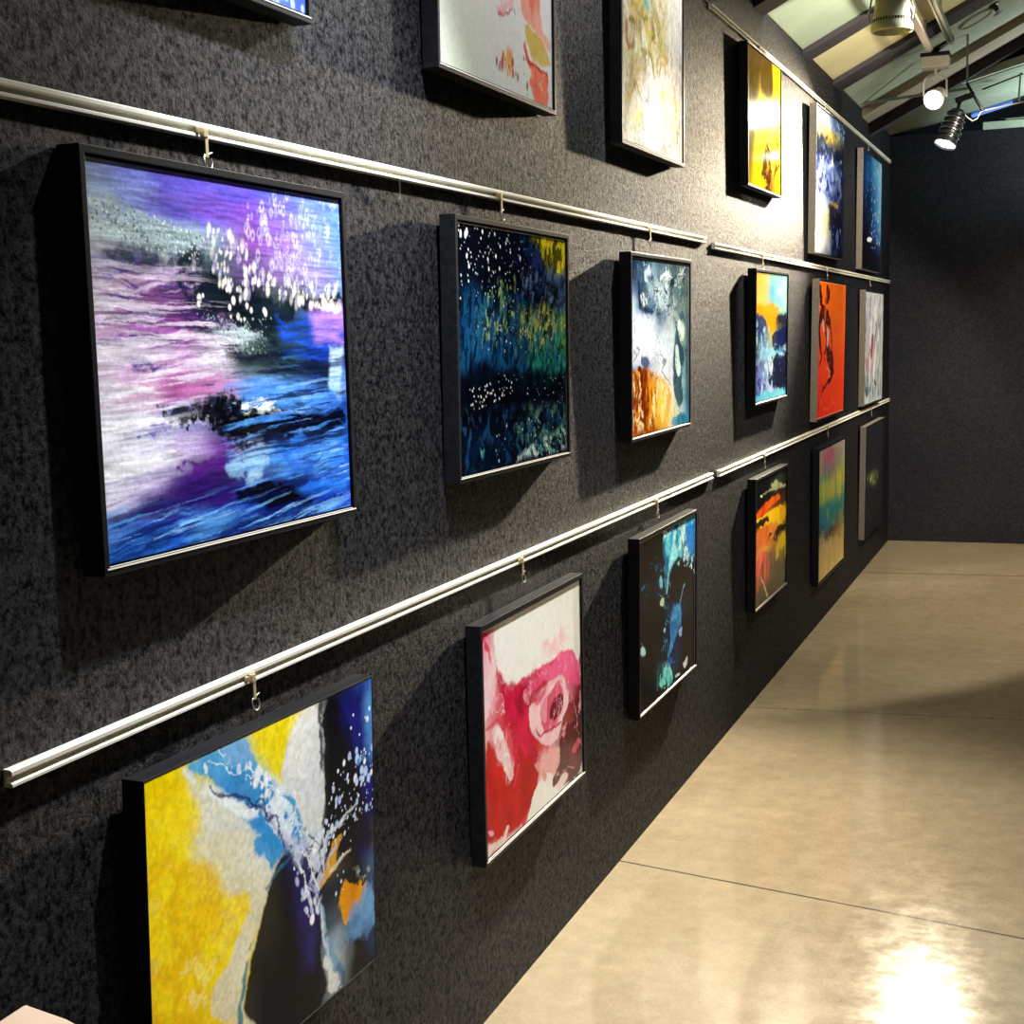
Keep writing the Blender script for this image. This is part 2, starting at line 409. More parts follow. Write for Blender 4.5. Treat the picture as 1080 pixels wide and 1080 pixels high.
    def line(s, c, pts, w=.01, soft=.006, amp=.01, fr=10, a=1, brk=0, bf=20):
        X, Y = s.warp(amp, fr); P = [(p[0] / 1000 * s.asp, p[1] / 1000) for p in pts]
        W = w if isinstance(w, (list, tuple)) else [w] * len(P); mk = np.zeros(X.shape)
        for (ax, ay), (bx, by), w0, w1 in zip(P, P[1:], W, W[1:]):
            ex, ey = bx - ax, by - ay; t = np.clip(((X - ax) * ex + (Y - ay) * ey) / (ex * ex + ey * ey + 1e-12), 0, 1)
            d = np.hypot(X - ax - ex * t, Y - ay - ey * t) - (w0 + (w1 - w0) * t)
            mk = np.maximum(mk, 1 - sstep(-soft, soft, d))
        if brk: mk = mk * sstep(brk - .1, brk + .1, fbm(s.x * bf, s.y * bf, s.sd()))
        s.mix(mk * a, s.col(c))
    def dots(s, c, pts, n, r0=.004, r1=.012, el=1., ang=0, a=1, soft=.5, ring=0):
        rg = random.Random(s.sd()); P = [(p[0] / 1000 * s.asp, p[1] / 1000) for p in pts]
        xs = [p[0] for p in P]; ys = [p[1] for p in P]; cs = c if isinstance(c, list) else [c]; k = 0; tr = 0
        ca, sa = math.cos(ang), math.sin(ang)
        while k < n and tr < n * 30:
            tr += 1; x = rg.uniform(min(xs), max(xs)); y = rg.uniform(min(ys), max(ys))
            if sdpoly(np.array([x]), np.array([y]), P)[0] > 0: continue
            k += 1; r = r0 + (r1 - r0) * rg.random() ** 2.2; R = r * max(el, 1) * 1.8
            m_ = (abs(s.x - x) < R) & (abs(s.y - y) < R)
            if not m_.any(): continue
            dx = s.x[m_] - x; dy = s.y[m_] - y; d = np.hypot((dx * ca + dy * sa), (-dx * sa + dy * ca) / el) / r
            mk = 1 - sstep(1 - soft, 1 + soft, d)
            if ring: mk = mk * sstep(.3, .8, d)
            s.c[m_] = s.c[m_] * (1 - mk[:, None] * a) + np.array(hexlin(rg.choice(cs))) * mk[:, None] * a
    def strk(s, c, pts, fx=4, fy=30, ang=0, th=.55, ct=.08, soft=.06, a=1, amp=.04, fr=5):
        """brush streaks inside an outline"""
        X, Y = s.warp(amp, fr); d = sdpoly(X, Y, [(p[0] / 1000 * s.asp, p[1] / 1000) for p in pts]); mk = 1 - sstep(-soft, soft, d)
        ca, sa = math.cos(ang), math.sin(ang); xx = X * ca + Y * sa; yy = -X * sa + Y * ca
        mk = mk * sstep(th - ct, th + ct, fbm(xx * fx, yy * fy, s.sd(), 5, .62)); s.mix(mk * a, s.col(c))
    def grain(s, amt=.08, fx=60, fy=60):
        n = fbm(s.x * fx, s.y * fy, s.sd(), 3) - .5; s.c = np.clip(s.c * (1 + n[..., None] * amt * 3), 0, 1)

def canvas_mesh(w, h, th, P):
    """stretched canvas: fine front grid that carries the paint, with sides and a back"""
    ny, nx = P.c.shape[:2]
    U, V = np.meshgrid(np.linspace(-w / 2, w / 2, nx), np.linspace(h / 2, -h / 2, ny))
    rel = np.clip(P.c.mean(axis=2), 0, 1) * 0
    co = np.stack([rel + th, U, V], -1).reshape(-1, 3)
    idx = np.arange(nx * ny).reshape(ny, nx)
    q = np.stack([idx[:-1, :-1], idx[1:, :-1], idx[1:, 1:], idx[:-1, 1:]], -1).reshape(-1, 4)
    per = list(idx[0, :]) + list(idx[1:, -1]) + list(idx[-1, -2::-1]) + list(idx[-2:0, 0])
    np_ = len(per); base = nx * ny
    bco = co[per].copy(); sco = co[per].copy(); bco[:, 0] = 0
    allco = np.concatenate([co, sco, bco]); k = np.arange(np_); k2 = (k + 1) % np_
    side = np.stack([base + k, base + k2, base + np_ + k2, base + np_ + k], -1)
    side2 = side[:, ::-1]
    faces = np.concatenate([q, side2])
    me = bpy.data.meshes.new('canvas')
    me.from_pydata(allco.tolist(), [], faces.tolist() + [[int(i) for i in (base + np_ + k)]])
    cols = np.ones((len(allco), 4)); cols[:nx * ny, :3] = np.clip(P.c.reshape(-1, 3), 0, 1)
    cols[nx * ny:, :3] = .72
    at = me.color_attributes.new('paint', 'FLOAT_COLOR', 'POINT'); at.data.foreach_set('color', cols.astype(np.float32).ravel())
    me.materials.append(M['paint']); me.update()
    return me
DEP = .036
def picture(key, g, art, lip, res, label, group):
    y0, zt, w, h, tilt, roll = g
    root = empty('framed_painting', (.003, y0 + w / 2, zt - h), (0, 0, 0))
    root.rotation_mode = 'XYZ'
    # hang: leans out at the top about its lower back edge, and may sit a touch crooked
    root.matrix_world = Matrix.Translation((.003, y0 + w / 2, zt - h)) @ Matrix.Rotation(tilt, 4, 'Y') @ Matrix.Translation((0, 0, h / 2)) @ Matrix.Rotation(roll, 4, 'X')
    tag(root, label, 'painting', group)
    b = MB(); a, c = w / 2, h / 2
    rings = []
    for x, d in ((0, 0), (DEP, 0), (DEP, lip), (.004, lip), (0, lip + .0)):
        rings.append([b.bm.verts.new((x, sy * (a - d), sz * (c - d))) for sy, sz in ((-1, -1), (1, -1), (1, 1), (-1, 1))])
    rings = rings[:4]
    for A, B in zip(rings, rings[1:]):
        for k in range(4): b.bm.faces.new((A[k], A[(k + 1) % 4], B[(k + 1) % 4], B[k]))
    b.bm.faces.new(rings[3]); b.bm.faces.new(rings[0][::-1])
    tp_ = key in ('T5', 'P5', 'T6', 'P6', 'B6')
    fo = b.build('frame', M['taupe' if tp_ else 'frame'], root, bevel=.0012)
    if tp_:                                   # taupe sides, black face
        fo.data.materials.append(M['frame'])
        for f in fo.data.polygons:
            if not (abs(abs(f.center.y) - a) < .001 or abs(abs(f.center.z) - c) < .001): f.material_index = 1
    gap = .0035 if lip > .004 else .0006; rec = .005 if lip > .004 else .0008
    cw, ch = w - 2 * (lip + gap), h - 2 * (lip + gap)
    P = Paint(cw, ch, res[0], res[1], sum(map(ord, key)))
    art(P)
    if key in ('B2', 'P3', 'P2', 'T3', 'B3'):       # bare pale edge of the stretched canvas
        e = 3 if key == 'B2' else 2
        for sl in ((slice(0, e), slice(None)), (slice(None), slice(0, 1)), (slice(None), slice(-1, None))): P.c[sl] = P.c[sl] * .35 + .42
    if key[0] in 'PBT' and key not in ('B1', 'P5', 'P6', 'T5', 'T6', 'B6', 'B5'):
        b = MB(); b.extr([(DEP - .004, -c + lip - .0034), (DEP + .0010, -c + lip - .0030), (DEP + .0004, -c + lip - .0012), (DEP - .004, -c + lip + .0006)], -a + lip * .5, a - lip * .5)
        b.build('lip_highlight', M['edge'], root)  # added pale strip standing in for light caught on the bottom lip
    o = bpy.data.objects.new('canvas', canvas_mesh(cw, ch, DEP - rec - .0045, P)); COL.objects.link(o); o.parent = root; o.location = (.0045, 0, 0)
    return root
HOOKS = [
    (1.841, 1.875, 0.0452, 'brass clip and wire hook over the purple water painting'),
    (3.018, 1.875, 0.0539, 'brass clip and wire hook over the dark teal forest painting'),
    (4.235, 1.875, 0.0724, 'brass clip and wire hook over the grey and amber marbled painting'),
    (5.93, 1.862, 0.0491, 'brass clip and wire hook over the small sunset stream painting'),
    (7.6, 1.862, 0.0527, 'brass clip and wire hook over the orange red painting'),
    (9.3, 1.862, 0.0744, 'brass clip and wire hook over the pale grey streaked painting'),
    (1.895, 1.037, 0.0591, 'brass clip and wire hook over the yellow and black painting'),
    (3.09, 1.037, 0.0819, 'brass clip and wire hook over the crimson swirl painting'),
    (4.27, 1.037, 0.0634, 'brass clip and wire hook over the blue splash painting'),
    (5.945, 1.033, 0.0602, 'brass clip and wire hook over the flame coloured painting'),
    (7.62, 1.033, 0.0674, 'brass clip and wire hook over the soft rainbow painting'),
    (9.4, 1.033, 0.0744, 'brass clip and wire hook over the nearly black painting'),
    (5.891, 2.692, 0.0222, 'brass clip and wire hook over the bright yellow painting'),
    (7.538, 2.692, 0.0436, 'brass clip and wire hook over the white and navy wave painting'),
    (9.201, 2.692, 0.074, 'brass clip and wire hook over the dark blue speckled painting'),
]
for y, z, d, lab in HOOKS: hook(y, z, d, lab)
ALL = [(-60, -60), (1060, -60), (1060, 1060), (-60, 1060)]
def art_P1(p):
    p.grid(['8890b8 7a80c8 6a62c0 6c60c0 6258c4 5c70cc 6c84d8 7890dc',
            'a0b0bc 8c98c0 7060b0 7458b0 7c54ac 8070cc 7c90e0 6c90dc',
            'b8c4c4 a8b8b8 98acb0 8090a8 84549c 9470bc 8890dc 7094dc',
            'b0b0b8 6c7080 505868 506068 70548c 8c74a8 9890c0 7c94d0',
            'c0a8c0 8c6090 6c4878 303844 283038 50585c 60686c 8090b0',
            'ccb0cc a870b0 985898 684c78 405058 304450 2c58b0 8468c8',
            'd8c8d8 c8a0c8 b080b0 c8c0cc 708888 386070 2040a0 304c98',
            'd8d0dc d0b0c8 b878a8 b090b0 7898c8 5078b0 304868 7090c8',
            'd4d4dc ccccd8 8888b8 606880 202830 0c0e18 182450 2850a0',
            'd8d8e0 d0d0de b8a8cc 704490 b0c0d0 3c80d0 3068c8 2468c8',
            'c8c8dc a898c8 50307c 40286c 404878 304c80 1c3c90 2c68d0',
            '6088c8 3c68b8 34489c 2c3c98 284498 202c60 203090 2840c8',
            '3070c0 3474c4 2858b4 244aa8 1c3884 182868 1c2c98 2030c0'], .05, 5, (.5, 2))
    p.strk(['3c2a78', '6a4090'], [(-3,227),(301,214),(395,354),(342,493),(-22,484)], 2.2, 34, 0, .56, .07, .05, .75)
    p.strk(['c8b4cc', 'e0d8e0'], [(-14,268),(339,250),(429,495),(-22,484)], 2, 30, 0, .55, .07, .05, .8)
    p.strk('e4e4e8', [(-4,472),(449,465),(443,549),(211,792),(1,849)], 2, 26, 0, .52, .08, .05, .8)
    # grey speckled diagonal bank
    p.poly(['c8d0cc', '90a4a4', 'b8c4bc'], [(-4,79),(84,90),(191,121),(369,127),(453,166),(405,215),(260,224),(148,196),(-6,160)], .03, .06, 9, .7, brk=.42, bf=26)
    p.poly(['283440', '48505c', '303040'], [(17,192),(149,181),(281,216),(428,206),(445,275),(297,267),(154,238),(49,216)], .025, .06, 10, .85, brk=.38, bf=20)
    p.poly(['141c24', '202c34', '0e141c'], [(260,232),(385,201),(446,260),(532,328),(730,331),(998,316),(1010,361),(700,382),(646,433),(585,425),(482,385),(341,371),(313,326)], .02, .05, 12, .95, brk=.3, bf=16)
    p.strk('1c2830', [(290,356),(676,366),(666,500),(474,496),(347,432)], 5, 26, .2, .52, .08, .04, .85)
    p.strk('b8c4c8', [(309,386),(598,408),(617,483),(386,486)], 3, 34, .1, .58, .06, .03, .8)
    p.dots(['d8dcf0', 'c8ccf0', 'e4e4ec'], [(555,7),(1005,-2),(992,289),(681,299),(493,234),(546,135)], 170, .004, .013, 1.7, .2, .45, .5, 1)
    p.dots(['d0cec8', 'b8b4b0', 'dcd8d0', '9c90b0'], [(369,134),(500,131),(609,252),(986,271),(987,361),(796,347),(532,336),(442,307)], 170, .004, .0115, 1.7, .3, .85, .45)
    p.dots(['f0eee4', 'd8d8d0'], [(357,294),(534,304),(651,366),(527,392),(351,371)], 16, .005, .013, 1.2, .1, .9, .3)
    p.strk(['2038a8', '2858c8'], [(675,383),(1010,370),(1000,508),(693,493)], 2, 22, 0, .42, .1, .03, .9)
    p.strk(['a078d0', 'b890e0'], [(836,364),(1011,343),(1002,481),(857,452)], 2, 20, 0, .5, .1, .03, .8)
    p.strk('1a242c', [(471,466),(682,460),(944,525),(939,604),(750,578),(489,520)], 3, 24, .05, .42, .1, .04, .9)
    p.strk(['a0c0e8', 'c8d8ec'], [(926,481),(992,473),(979,660),(924,612)], 8, 8, 0, .35, .1, .012, .9)
    p.poly(['4a2890', '382078'], [(78,501),(131,495),(176,504),(251,506),(184,518),(120,523)], .012, .03, 12, .85)
    p.poly('b060a0', [(182,553),(298,536),(444,534),(485,582),(273,608)], .05, .05, 6, .55)
    p.poly(['101420', '202c40', '0c1018'], [(205,619),(354,598),(507,583),(551,617),(436,649),(289,661),(204,633)], .018, .05, 14, .92, brk=.33, bf=18)
    p.strk(['3c70c8', '5c98e0'], [(496,575),(776,571),(981,624),(977,686),(718,660),(526,632)], 3, 24, 0, .45, .1, .03, .9)
    p.poly(['0c0c14', '141420', '08080c'], [(371,652),(526,639),(770,664),(991,696),(987,750),(778,741),(612,751),(494,763),(410,701)], .02, .05, 12, .97, st=(.6, 1.5))
    p.strk('0c1018', [(318,671),(524,663),(493,779),(387,722)], 8, 14, .5, .52, .07, .02, .9)
    p.poly(['40389c', '5850b0'], [(65,672),(156,651),(240,657),(210,677),(99,685)], .014, .03, 12, .8, brk=.3)
    p.strk('e8eef0', [(471,613),(598,616),(757,663),(643,659),(480,644)], 5, 40, 0, .6, .05, .01, .9)
    p.poly(['602a88', '4a2070'], [(231,780),(342,770),(471,776),(424,810),(249,804)], .012, .03, 12, .9, brk=.35)
    p.strk(['3c80d8', '70b0f0', '2860c0'], [(449,774),(636,761),(986,768),(993,886),(704,860),(514,805)], 2.5, 26, -.1, .42, .12, .04, .9)
    p.poly(['b8d0d8', '90b8d8'], [(403,800),(516,781),(609,799),(580,869),(487,865)], .02, .04, 10, .75, brk=.36)
    p.poly(['2a1858', '3c2070', '201848'], [(171,824),(278,808),(445,828),(508,892),(416,926),(271,904),(101,899),(76,874)], .03, .05, 8, .85, st=(.6, 1.6))
    p.poly(['0a0c14', '12141c'], [(452,884),(604,864),(703,877),(805,933),(789,965),(646,969),(505,931)], .025, .05, 12, .96, st=(.7, 1.4))
    p.strk(['2c70d0', '50a0e8'], [(702,893),(993,886),(995,959),(765,927)], 2, 24, -.12, .42, .1, .03, .9)
    p.strk(['3c78c8', '68a8e0', '2858b8'], [(7,884),(272,889),(503,955),(986,994),(998,1033),(6,1007)], 3, 30, -.15, .5, .09, .03, .75)
    p.strk('141c58', [(2,945),(503,955),(984,1012),(997,1042),(5,1014)], 2.5, 20, -.12, .55, .08, .03, .7)
    p.strk(['201c40', '402c68', '181c38'], [(-10,268),(307,266),(438,369),(497,496),(-18,485)], 2.6, 80, .03, .60, .05, .08, .7, .012, 4)
    p.strk(['e8e4ec', 'd8c8d8'], [(-8,240),(308,251),(438,369),(497,496),(-18,485)], 2.2, 70, .03, .58, .05, .08, .7, .012, 4)
    p.strk(['e8e6ee', 'dcd8e4'], [(8,486),(216,462),(401,540),(200,683),(192,790),(18,845)], 2.0, 60, -.06, .52, .06, .08, .75, .012, 4)
    p.strk(['141830', '20284c', '0c1020'], [(322,478),(1006,473),(993,886),(427,772)], 3, 70, -.04, .58, .05, .06, .8, .012, 4)
    p.strk(['80bcf0', '4890e0', 'b0d4f0'], [(442,557),(1000,562),(993,995),(503,955),(427,772)], 3, 64, -.06, .62, .05, .06, .7, .012, 4)
    p.strk(['141a60', '1c2070', '102050'], [(9,850),(419,879),(995,959),(998,1033),(6,1007)], 2.6, 60, -.1, .55, .05, .06, .75, .012, 4)
    p.strk(['60a8e8', '90c4f0'], [(7,877),(417,903),(995,959),(998,1033),(6,1001)], 3, 66, -.1, .62, .05, .06, .7, .012, 4)
    p.strk(['8078d0', '504ca8', 'a0b8e0'], [(2,5),(555,7),(524,121),(286,141),(-7,113)], 3, 60, .12, .57, .06, .08, .6, .015, 4)
    p.dots(['c4d0c8', '606c74', 'd8e0d8', '38424c'], [(7,98),(219,125),(409,169),(350,241),(212,220),(10,165)], 420, .0018, .0045, 1, 0, .7, .5)
    p.dots(['90a49c', '101820', 'b8c8c0'], [(341,371),(649,383),(617,491),(430,479)], 260, .0018, .0045, 1, 0, .7, .5)
    p.poly(['0a0c12', '10141c'], [(270,645),(342,628),(396,608),(441,580),(484,598),(437,634),(503,646),(477,683),(389,699)], .006, .06, 22, .95, brk=.36, bf=34)
    p.poly(['c8b8a8', 'e0dcd4'], [(838,329),(924,322),(990,325),(987,361),(907,354)], .006, .02, 20, .9, brk=.35, bf=30)
    p.c = np.clip(p.c, 0, 1) ** 1.22 * .95
    p.grain(.4, 10, 130)
    p.grain(.15, 120, 120)
def art_P2(p):
    p.grid(['0a0c1a 0a0c1a 0c0e1c 0c1020 101c40 708030 d8c820 e8d010',
            '080a14 0a0c16 0a0c16 0c1020 141c50 204070 d0c818 e8d010',
            '0a1020 0a1424 080a14 0a0c1c 141a40 30508c 5070a8 6080c0',
            '0c1c34 0c2c50 0c1828 101830 202c50 141830 1c2848 304c78',
            '0c2848 103c60 0c2c48 103048 30504c 388058 388048 508848',
            '0c2850 104068 0c3058 0e3456 1c5068 208068 308c58 409058',
            '0a2444 0c2c50 0c2848 0c2c50 125070 106478 187070 205c70',
            '060c1c 060c1c 080c18 080c1a 0a1c38 0a2040 0a2240 0c2444',
            '060812 060812 060a14 080c18 0a1424 0c1a2c 0c2034 0c2438',
            '081428 0a1c3c 0a1c38 081830 0a2030 0c2834 103444 143848',
            '061020 081830 081428 081428 0a1c28 0c2430 204048 305058'], .06, 6, (1.5, .8))
    p.poly(['f0e030', 'e8d820', 'f8f050'], [(621,2),(1014,0),(1011,146),(881,147),(826,107),(744,88),(692,33)], .02, .05, 10, 1, brk=.25, bf=20)
    p.strk('a8a838', [(679,34),(1012,97),(1011,171),(769,158)], 30, 6, .3, .55, .06, .02, .8)
    p.poly(['1c2c80', '141c60', '2c50a0'], [(491,3),(615,4),(744,112),(824,167),(637,164),(537,90)], .02, .05, 9, .8, brk=.35)
    p.strk(['5078b8', '90b0d8', '304c80'], [(560,168),(1011,159),(1007,320),(766,301),(558,236)], 22, 12, .5, .55, .08, .03, .85)
    p.strk('0a0c18', [(536,146),(1009,221),(1007,345),(765,325),(507,272)], 12, 9, .4, .55, .08, .03, .9)
    for t in ([(195,249),(222,291),(209,463),(145,441),(180,356)], [(354,189),(392,242),(408,353),(370,431),(331,398)], [(435,252),(462,307),(444,353),(408,331)], [(489,454),(525,512),(474,556)], [(685,326),(750,396),(707,491),(655,432)], [(904,371),(936,470),(885,543)], [(555,328),(604,397),(578,432)]):
        p.poly(['88b050', '409070', 'b8c860'], t, .01, .03, 16, .8, brk=.5, bf=30, bst=(1, .6))
    p.strk(['c8d060', '70b050', '38a080'], [(518,340),(765,325),(1007,345),(1003,520),(626,537),(552,432)], 26, 9, .35, .56, .07, .04, .95)
    p.strk(['20887c', '30a088'], [(603,432),(1004,445),(1001,596),(625,584)], 26, 8, .2, .52, .08, .03, .8)
    p.strk(['14508c', '1c6898'], [(15,286),(532,272),(987,583),(599,606),(4,575)], 16, 5, .1, .54, .08, .05, .7)
    p.strk('c8d488', [(157,409),(992,346),(989,495),(154,473)], 34, 14, .4, .68, .04, .04, .9)
    p.strk(['050a14', '081020'], ALL, 34, 18, .25, .5, .06, .05, .8, .02, 8)
    p.strk(['14487c', '1c6494', '103058'], [(16,255),(532,260),(989,470),(986,608),(4,575)], 34, 16, .15, .56, .05, .05, .85, .02, 8)
    p.strk(['c8d850', '70b858', '40a088', 'e0d860'], [(530,329),(765,313),(1007,333),(1003,495),(627,514),(553,409)], 48, 24, .45, .58, .04, .03, .95, .02, 8)
    p.strk(['289080', '40b098'], [(604,408),(1005,420),(1001,608),(599,595)], 44, 22, .3, .58, .05, .03, .9, .02, 8)
    p.strk(['c8d070', '60a868'], [(162,250),(485,194),(501,488),(133,483)], 44, 20, .15, .66, .04, .03, .9, .02, 8)
    p.strk(['90b8d8', '4868a8'], [(560,156),(1011,146),(1007,333),(557,271)], 40, 22, .6, .63, .04, .03, .8, .02, 8)
    p.poly(['04060c', '080a14'], [(-6,585),(217,560),(1015,634),(1013,747),(543,767),(-2,741)], .03, .06, 7, .85)
    p.c *= .5 + .35 * sstep(.55, .8, p.c.max(axis=2))[..., None]
    p.dots(['f4f4f0', 'e8e8e8', 'ffffff'], [(15,-10),(566,-26),(534,192),(17,235)], 50, .0025, .0075, 1.5, 0, 1, .4)
    p.dots(['e8ece8', 'b8c8d0'], [(25,10),(641,-9),(661,233),(14,317)], 90, .0016, .0038, 1.3, 0, .9, .5)
    p.dots('ffffff', [(25,10),(96,14),(95,55),(23,50)], 3, .009, .013, 1.6, 0, 1, .3)
    p.dots(['e8e8e0', 'c0c8c8'], [(22,659),(472,625),(446,692),(123,750)], 60, .0018, .005, 1.1, 0, .95, .5)
    p.dots(['a8b8b8', 'd0d8d0'], [(306,596),(985,645),(982,796),(621,748)], 40, .0015, .004, 1, 0, .9, .5)
    p.dots(['f0f0e0', 'd0d8a0'], [(184,249),(992,321),(987,545),(131,526)], 70, .0015, .004, 1.6, .3, .8, .5)
    p.strk(['385c60', '507868', '204048'], [(467,785),(983,758),(994,924),(538,930)], 18, 18, -.5, .55, .08, .04, .8)
    p.strk(['d8e0d8', 'a8c8c8', '80a890'], [(498,996),(642,940),(995,873),(1002,950),(860,999),(614,997)], 26, 14, -.7, .52, .06, .02, .95)
    p.poly('50a090', [(162,898),(178,927),(201,902),(182,961)], .006, .01, 16, .9)
    p.strk(['143c60', '0c2c50', '204c60'], [(-2,751),(543,767),(997,772),(994,911),(486,994),(-10,981)], 34, 22, .3, .58, .05, .04, .75, .02, 8)
    p.strk(['e4ece4', '90b8a8', '206068'], [(537,988),(668,931),(995,867),(1002,963),(860,1005),(640,1006)], 50, 26, -.7, .55, .05, .02, .95, .01, 8)
    p.strk('04080e', [(486,994),(642,928),(996,848),(1002,963),(860,1005)], 40, 24, -.7, .56, .05, .02, .9, .01, 8)
    p.dots(['a0c8c8', '60a0a0'], [(165,807),(982,809),(918,1005),(294,973)], 40, .002, .006, 1, 0, .8, .5)
    p.c *= 1.0
    p.grain(.35, 90, 60)
def art_P3(p):
    p.grid(['283c54 283c50 405464 48606c 50605c 58665c 50605c',
            '203450 506880 8098a8 708490 586868 68746c 606c64',
            '6880a0 405468 90a4b0 b0c0c4 708080 50605c 586864',
            'b8c8d8 506880 607890 a8b8c0 8c9c9c 748078 687870',
            'd0dce8 d0d8e4 c0ccd8 8898a8 a8b4b4 788c8c 586c6c',
            'd4dce4 d8dce8 d8dce4 c0ccd4 b8c4c8 a0b0ac 485c60',
            'c8d0dc d0d4e0 ccd4dc d0d8dc c0ccd0 90a8ac 405c64',
            'a8acbc 8894ac b0b8c4 d0d4d8 b8c0c8 88a8b0 406070',
            'b87428 a06020 c89850 d8d0b8 c8ccd0 98b4b8 487078',
            'b87020 905018 c88c20 dcc060 d4d4c0 88acb4 387080',
            'c07818 a04c10 b87818 d8b040 d8cc90 b8c8c4 3080a0',
            'c88020 904010 a86018 d0a048 d8d0a8 80b4c0 3890b0'], .06, 4)
    p.poly(['182c48', '2c4868'], [(118,72),(163,222),(271,286),(368,286),(351,320),(177,309),(102,255)], .015, .03, 10, .9)
    p.poly(['d0dce4', 'a0b4c4'], [(273,22),(321,64),(272,121),(225,144),(194,101)], .012, .03, 12, .8)
    p.poly(['c8d4d8', 'e0e4e0'], [(148,200),(225,210),(272,264),(193,281),(141,244)], .012, .02, 12, .9)
    p.poly(['b8c4c4', 'd8dcd8'], [(468,104),(587,43),(692,74),(745,142),(674,121),(569,112),(484,126)], .015, .02, 10, .9)
    p.poly('18242c', [(646,98),(727,108),(738,178),(656,162)], .01, .02, 10, .95)
    p.poly(['a8b8bc', 'c8d0d0'], [(385,151),(484,149),(518,205),(434,263),(368,196)], .015, .03, 10, .8)
    p.line('3c5060', [(118,72),(210,101),(148,189),(271,286),(401,263),(434,161),(569,89),(745,107)], .006, .008, .02, 9, .8)
    p.line('485c6c', [(241,100),(434,173),(336,230),(400,320),(604,296),(674,214)], .006, .01, .03, 9, .7)
    p.poly(['688490', '485c68'], [(401,274),(535,274),(604,331),(484,365),(400,342)], .03, .03, 8, .6)
    p.poly(['b0c4b8', 'd0dccc'], [(782,343),(893,343),(913,428),(875,488),(782,450)], .012, .02, 8, .95)
    p.poly(['203840', '386068'], [(746,379),(801,463),(932,490),(913,611),(838,632),(876,731),(914,893),(783,895),(728,771),(692,638),(728,509)], .018, .04, 9, .9)
    p.poly(['c8d8d4', 'a0c0c0'], [(728,497),(801,511),(819,583),(857,645),(819,704),(746,688)], .014, .02, 9, .9)
    p.line('707890', [(483,549),(568,598),(500,665),(656,737)], .005, .007, .03, 9, .85)
    p.poly('707c8c', [(517,561),(586,575),(551,620),(493,607)], .01, .02, 9, .7)
    p.poly(['202c50', '506080'], [(145,549),(238,541),(301,599),(238,624),(150,604)], .015, .03, 10, .9)
    p.line('303c58', [(39,513),(84,547),(39,578),(130,516),(84,493)], .004, .006, .02, 9, .8)
    p.poly(['c07820', '8c4410', 'd89830', '702808'], [(-6,641),(98,613),(144,626),(317,622),(333,747),(268,856),(397,980),(235,999),(-10,1008)], .015, .04, 9, .95, cf=7)
    p.poly(['d8a830', 'c89020', 'e0c060'], [(317,656),(483,675),(674,780),(674,887),(465,987),(300,903),(301,745)], .03, .05, 6, .8)
    p.strk(['601c04', '8c3008'], [(23,653),(317,633),(268,878),(364,1000),(49,1003)], 14, 4, .1, .55, .07, .02, .85)
    p.strk(['f0e0b8', 'e8c880'], [(53,643),(317,656),(674,815),(533,981),(81,830)], 14, 4, .2, .62, .05, .03, .8)
    p.vein(['3c5060', '5c7480'], [(0,2),(968,-20),(970,368),(400,342),(86,298)], 5, 4, .2, .05, .85)
    p.vein(['1c2c40', '34485c'], [(30,1),(968,-44),(969,344),(400,342),(86,298)], 4, 3, .3, .045, .8)
    p.vein(['d8dcdc', 'b8c8c8'], [(89,19),(968,-20),(969,319),(400,320)], 5, 4, .25, .016, .7)
    p.vein(['284050', '48646c'], [(674,261),(969,258),(972,959),(710,913)], 7, 4, .2, .04, .8, .03)
    p.vein(['9ca8b8', '8490a4'], [(-3,299),(710,319),(674,697),(-6,576)], 4, 3, .2, .022, .6)
    p.vein(['f0d8a0', 'f0e0c0'], [(-6,630),(674,720),(638,931),(-10,986)], 7, 3, .15, .03, .8, .03)
    p.vein(['702808', '8c4010'], [(-6,619),(432,638),(431,1007),(-10,997)], 8, 3, .15, .05, .8, .03)
    p.poly('582410', [(98,602),(150,604),(156,648),(101,640)], .008, .01, 12, .9)
    p.poly(['2888a8', '50b0c8', '1c6c88'], [(674,934),(972,934),(972,1021),(692,1008)], .02, .04, 10, .85)
    p.c = np.clip(p.c, 0, 1) ** 1.25 * .8
    p.grain(.2, 60, 60)
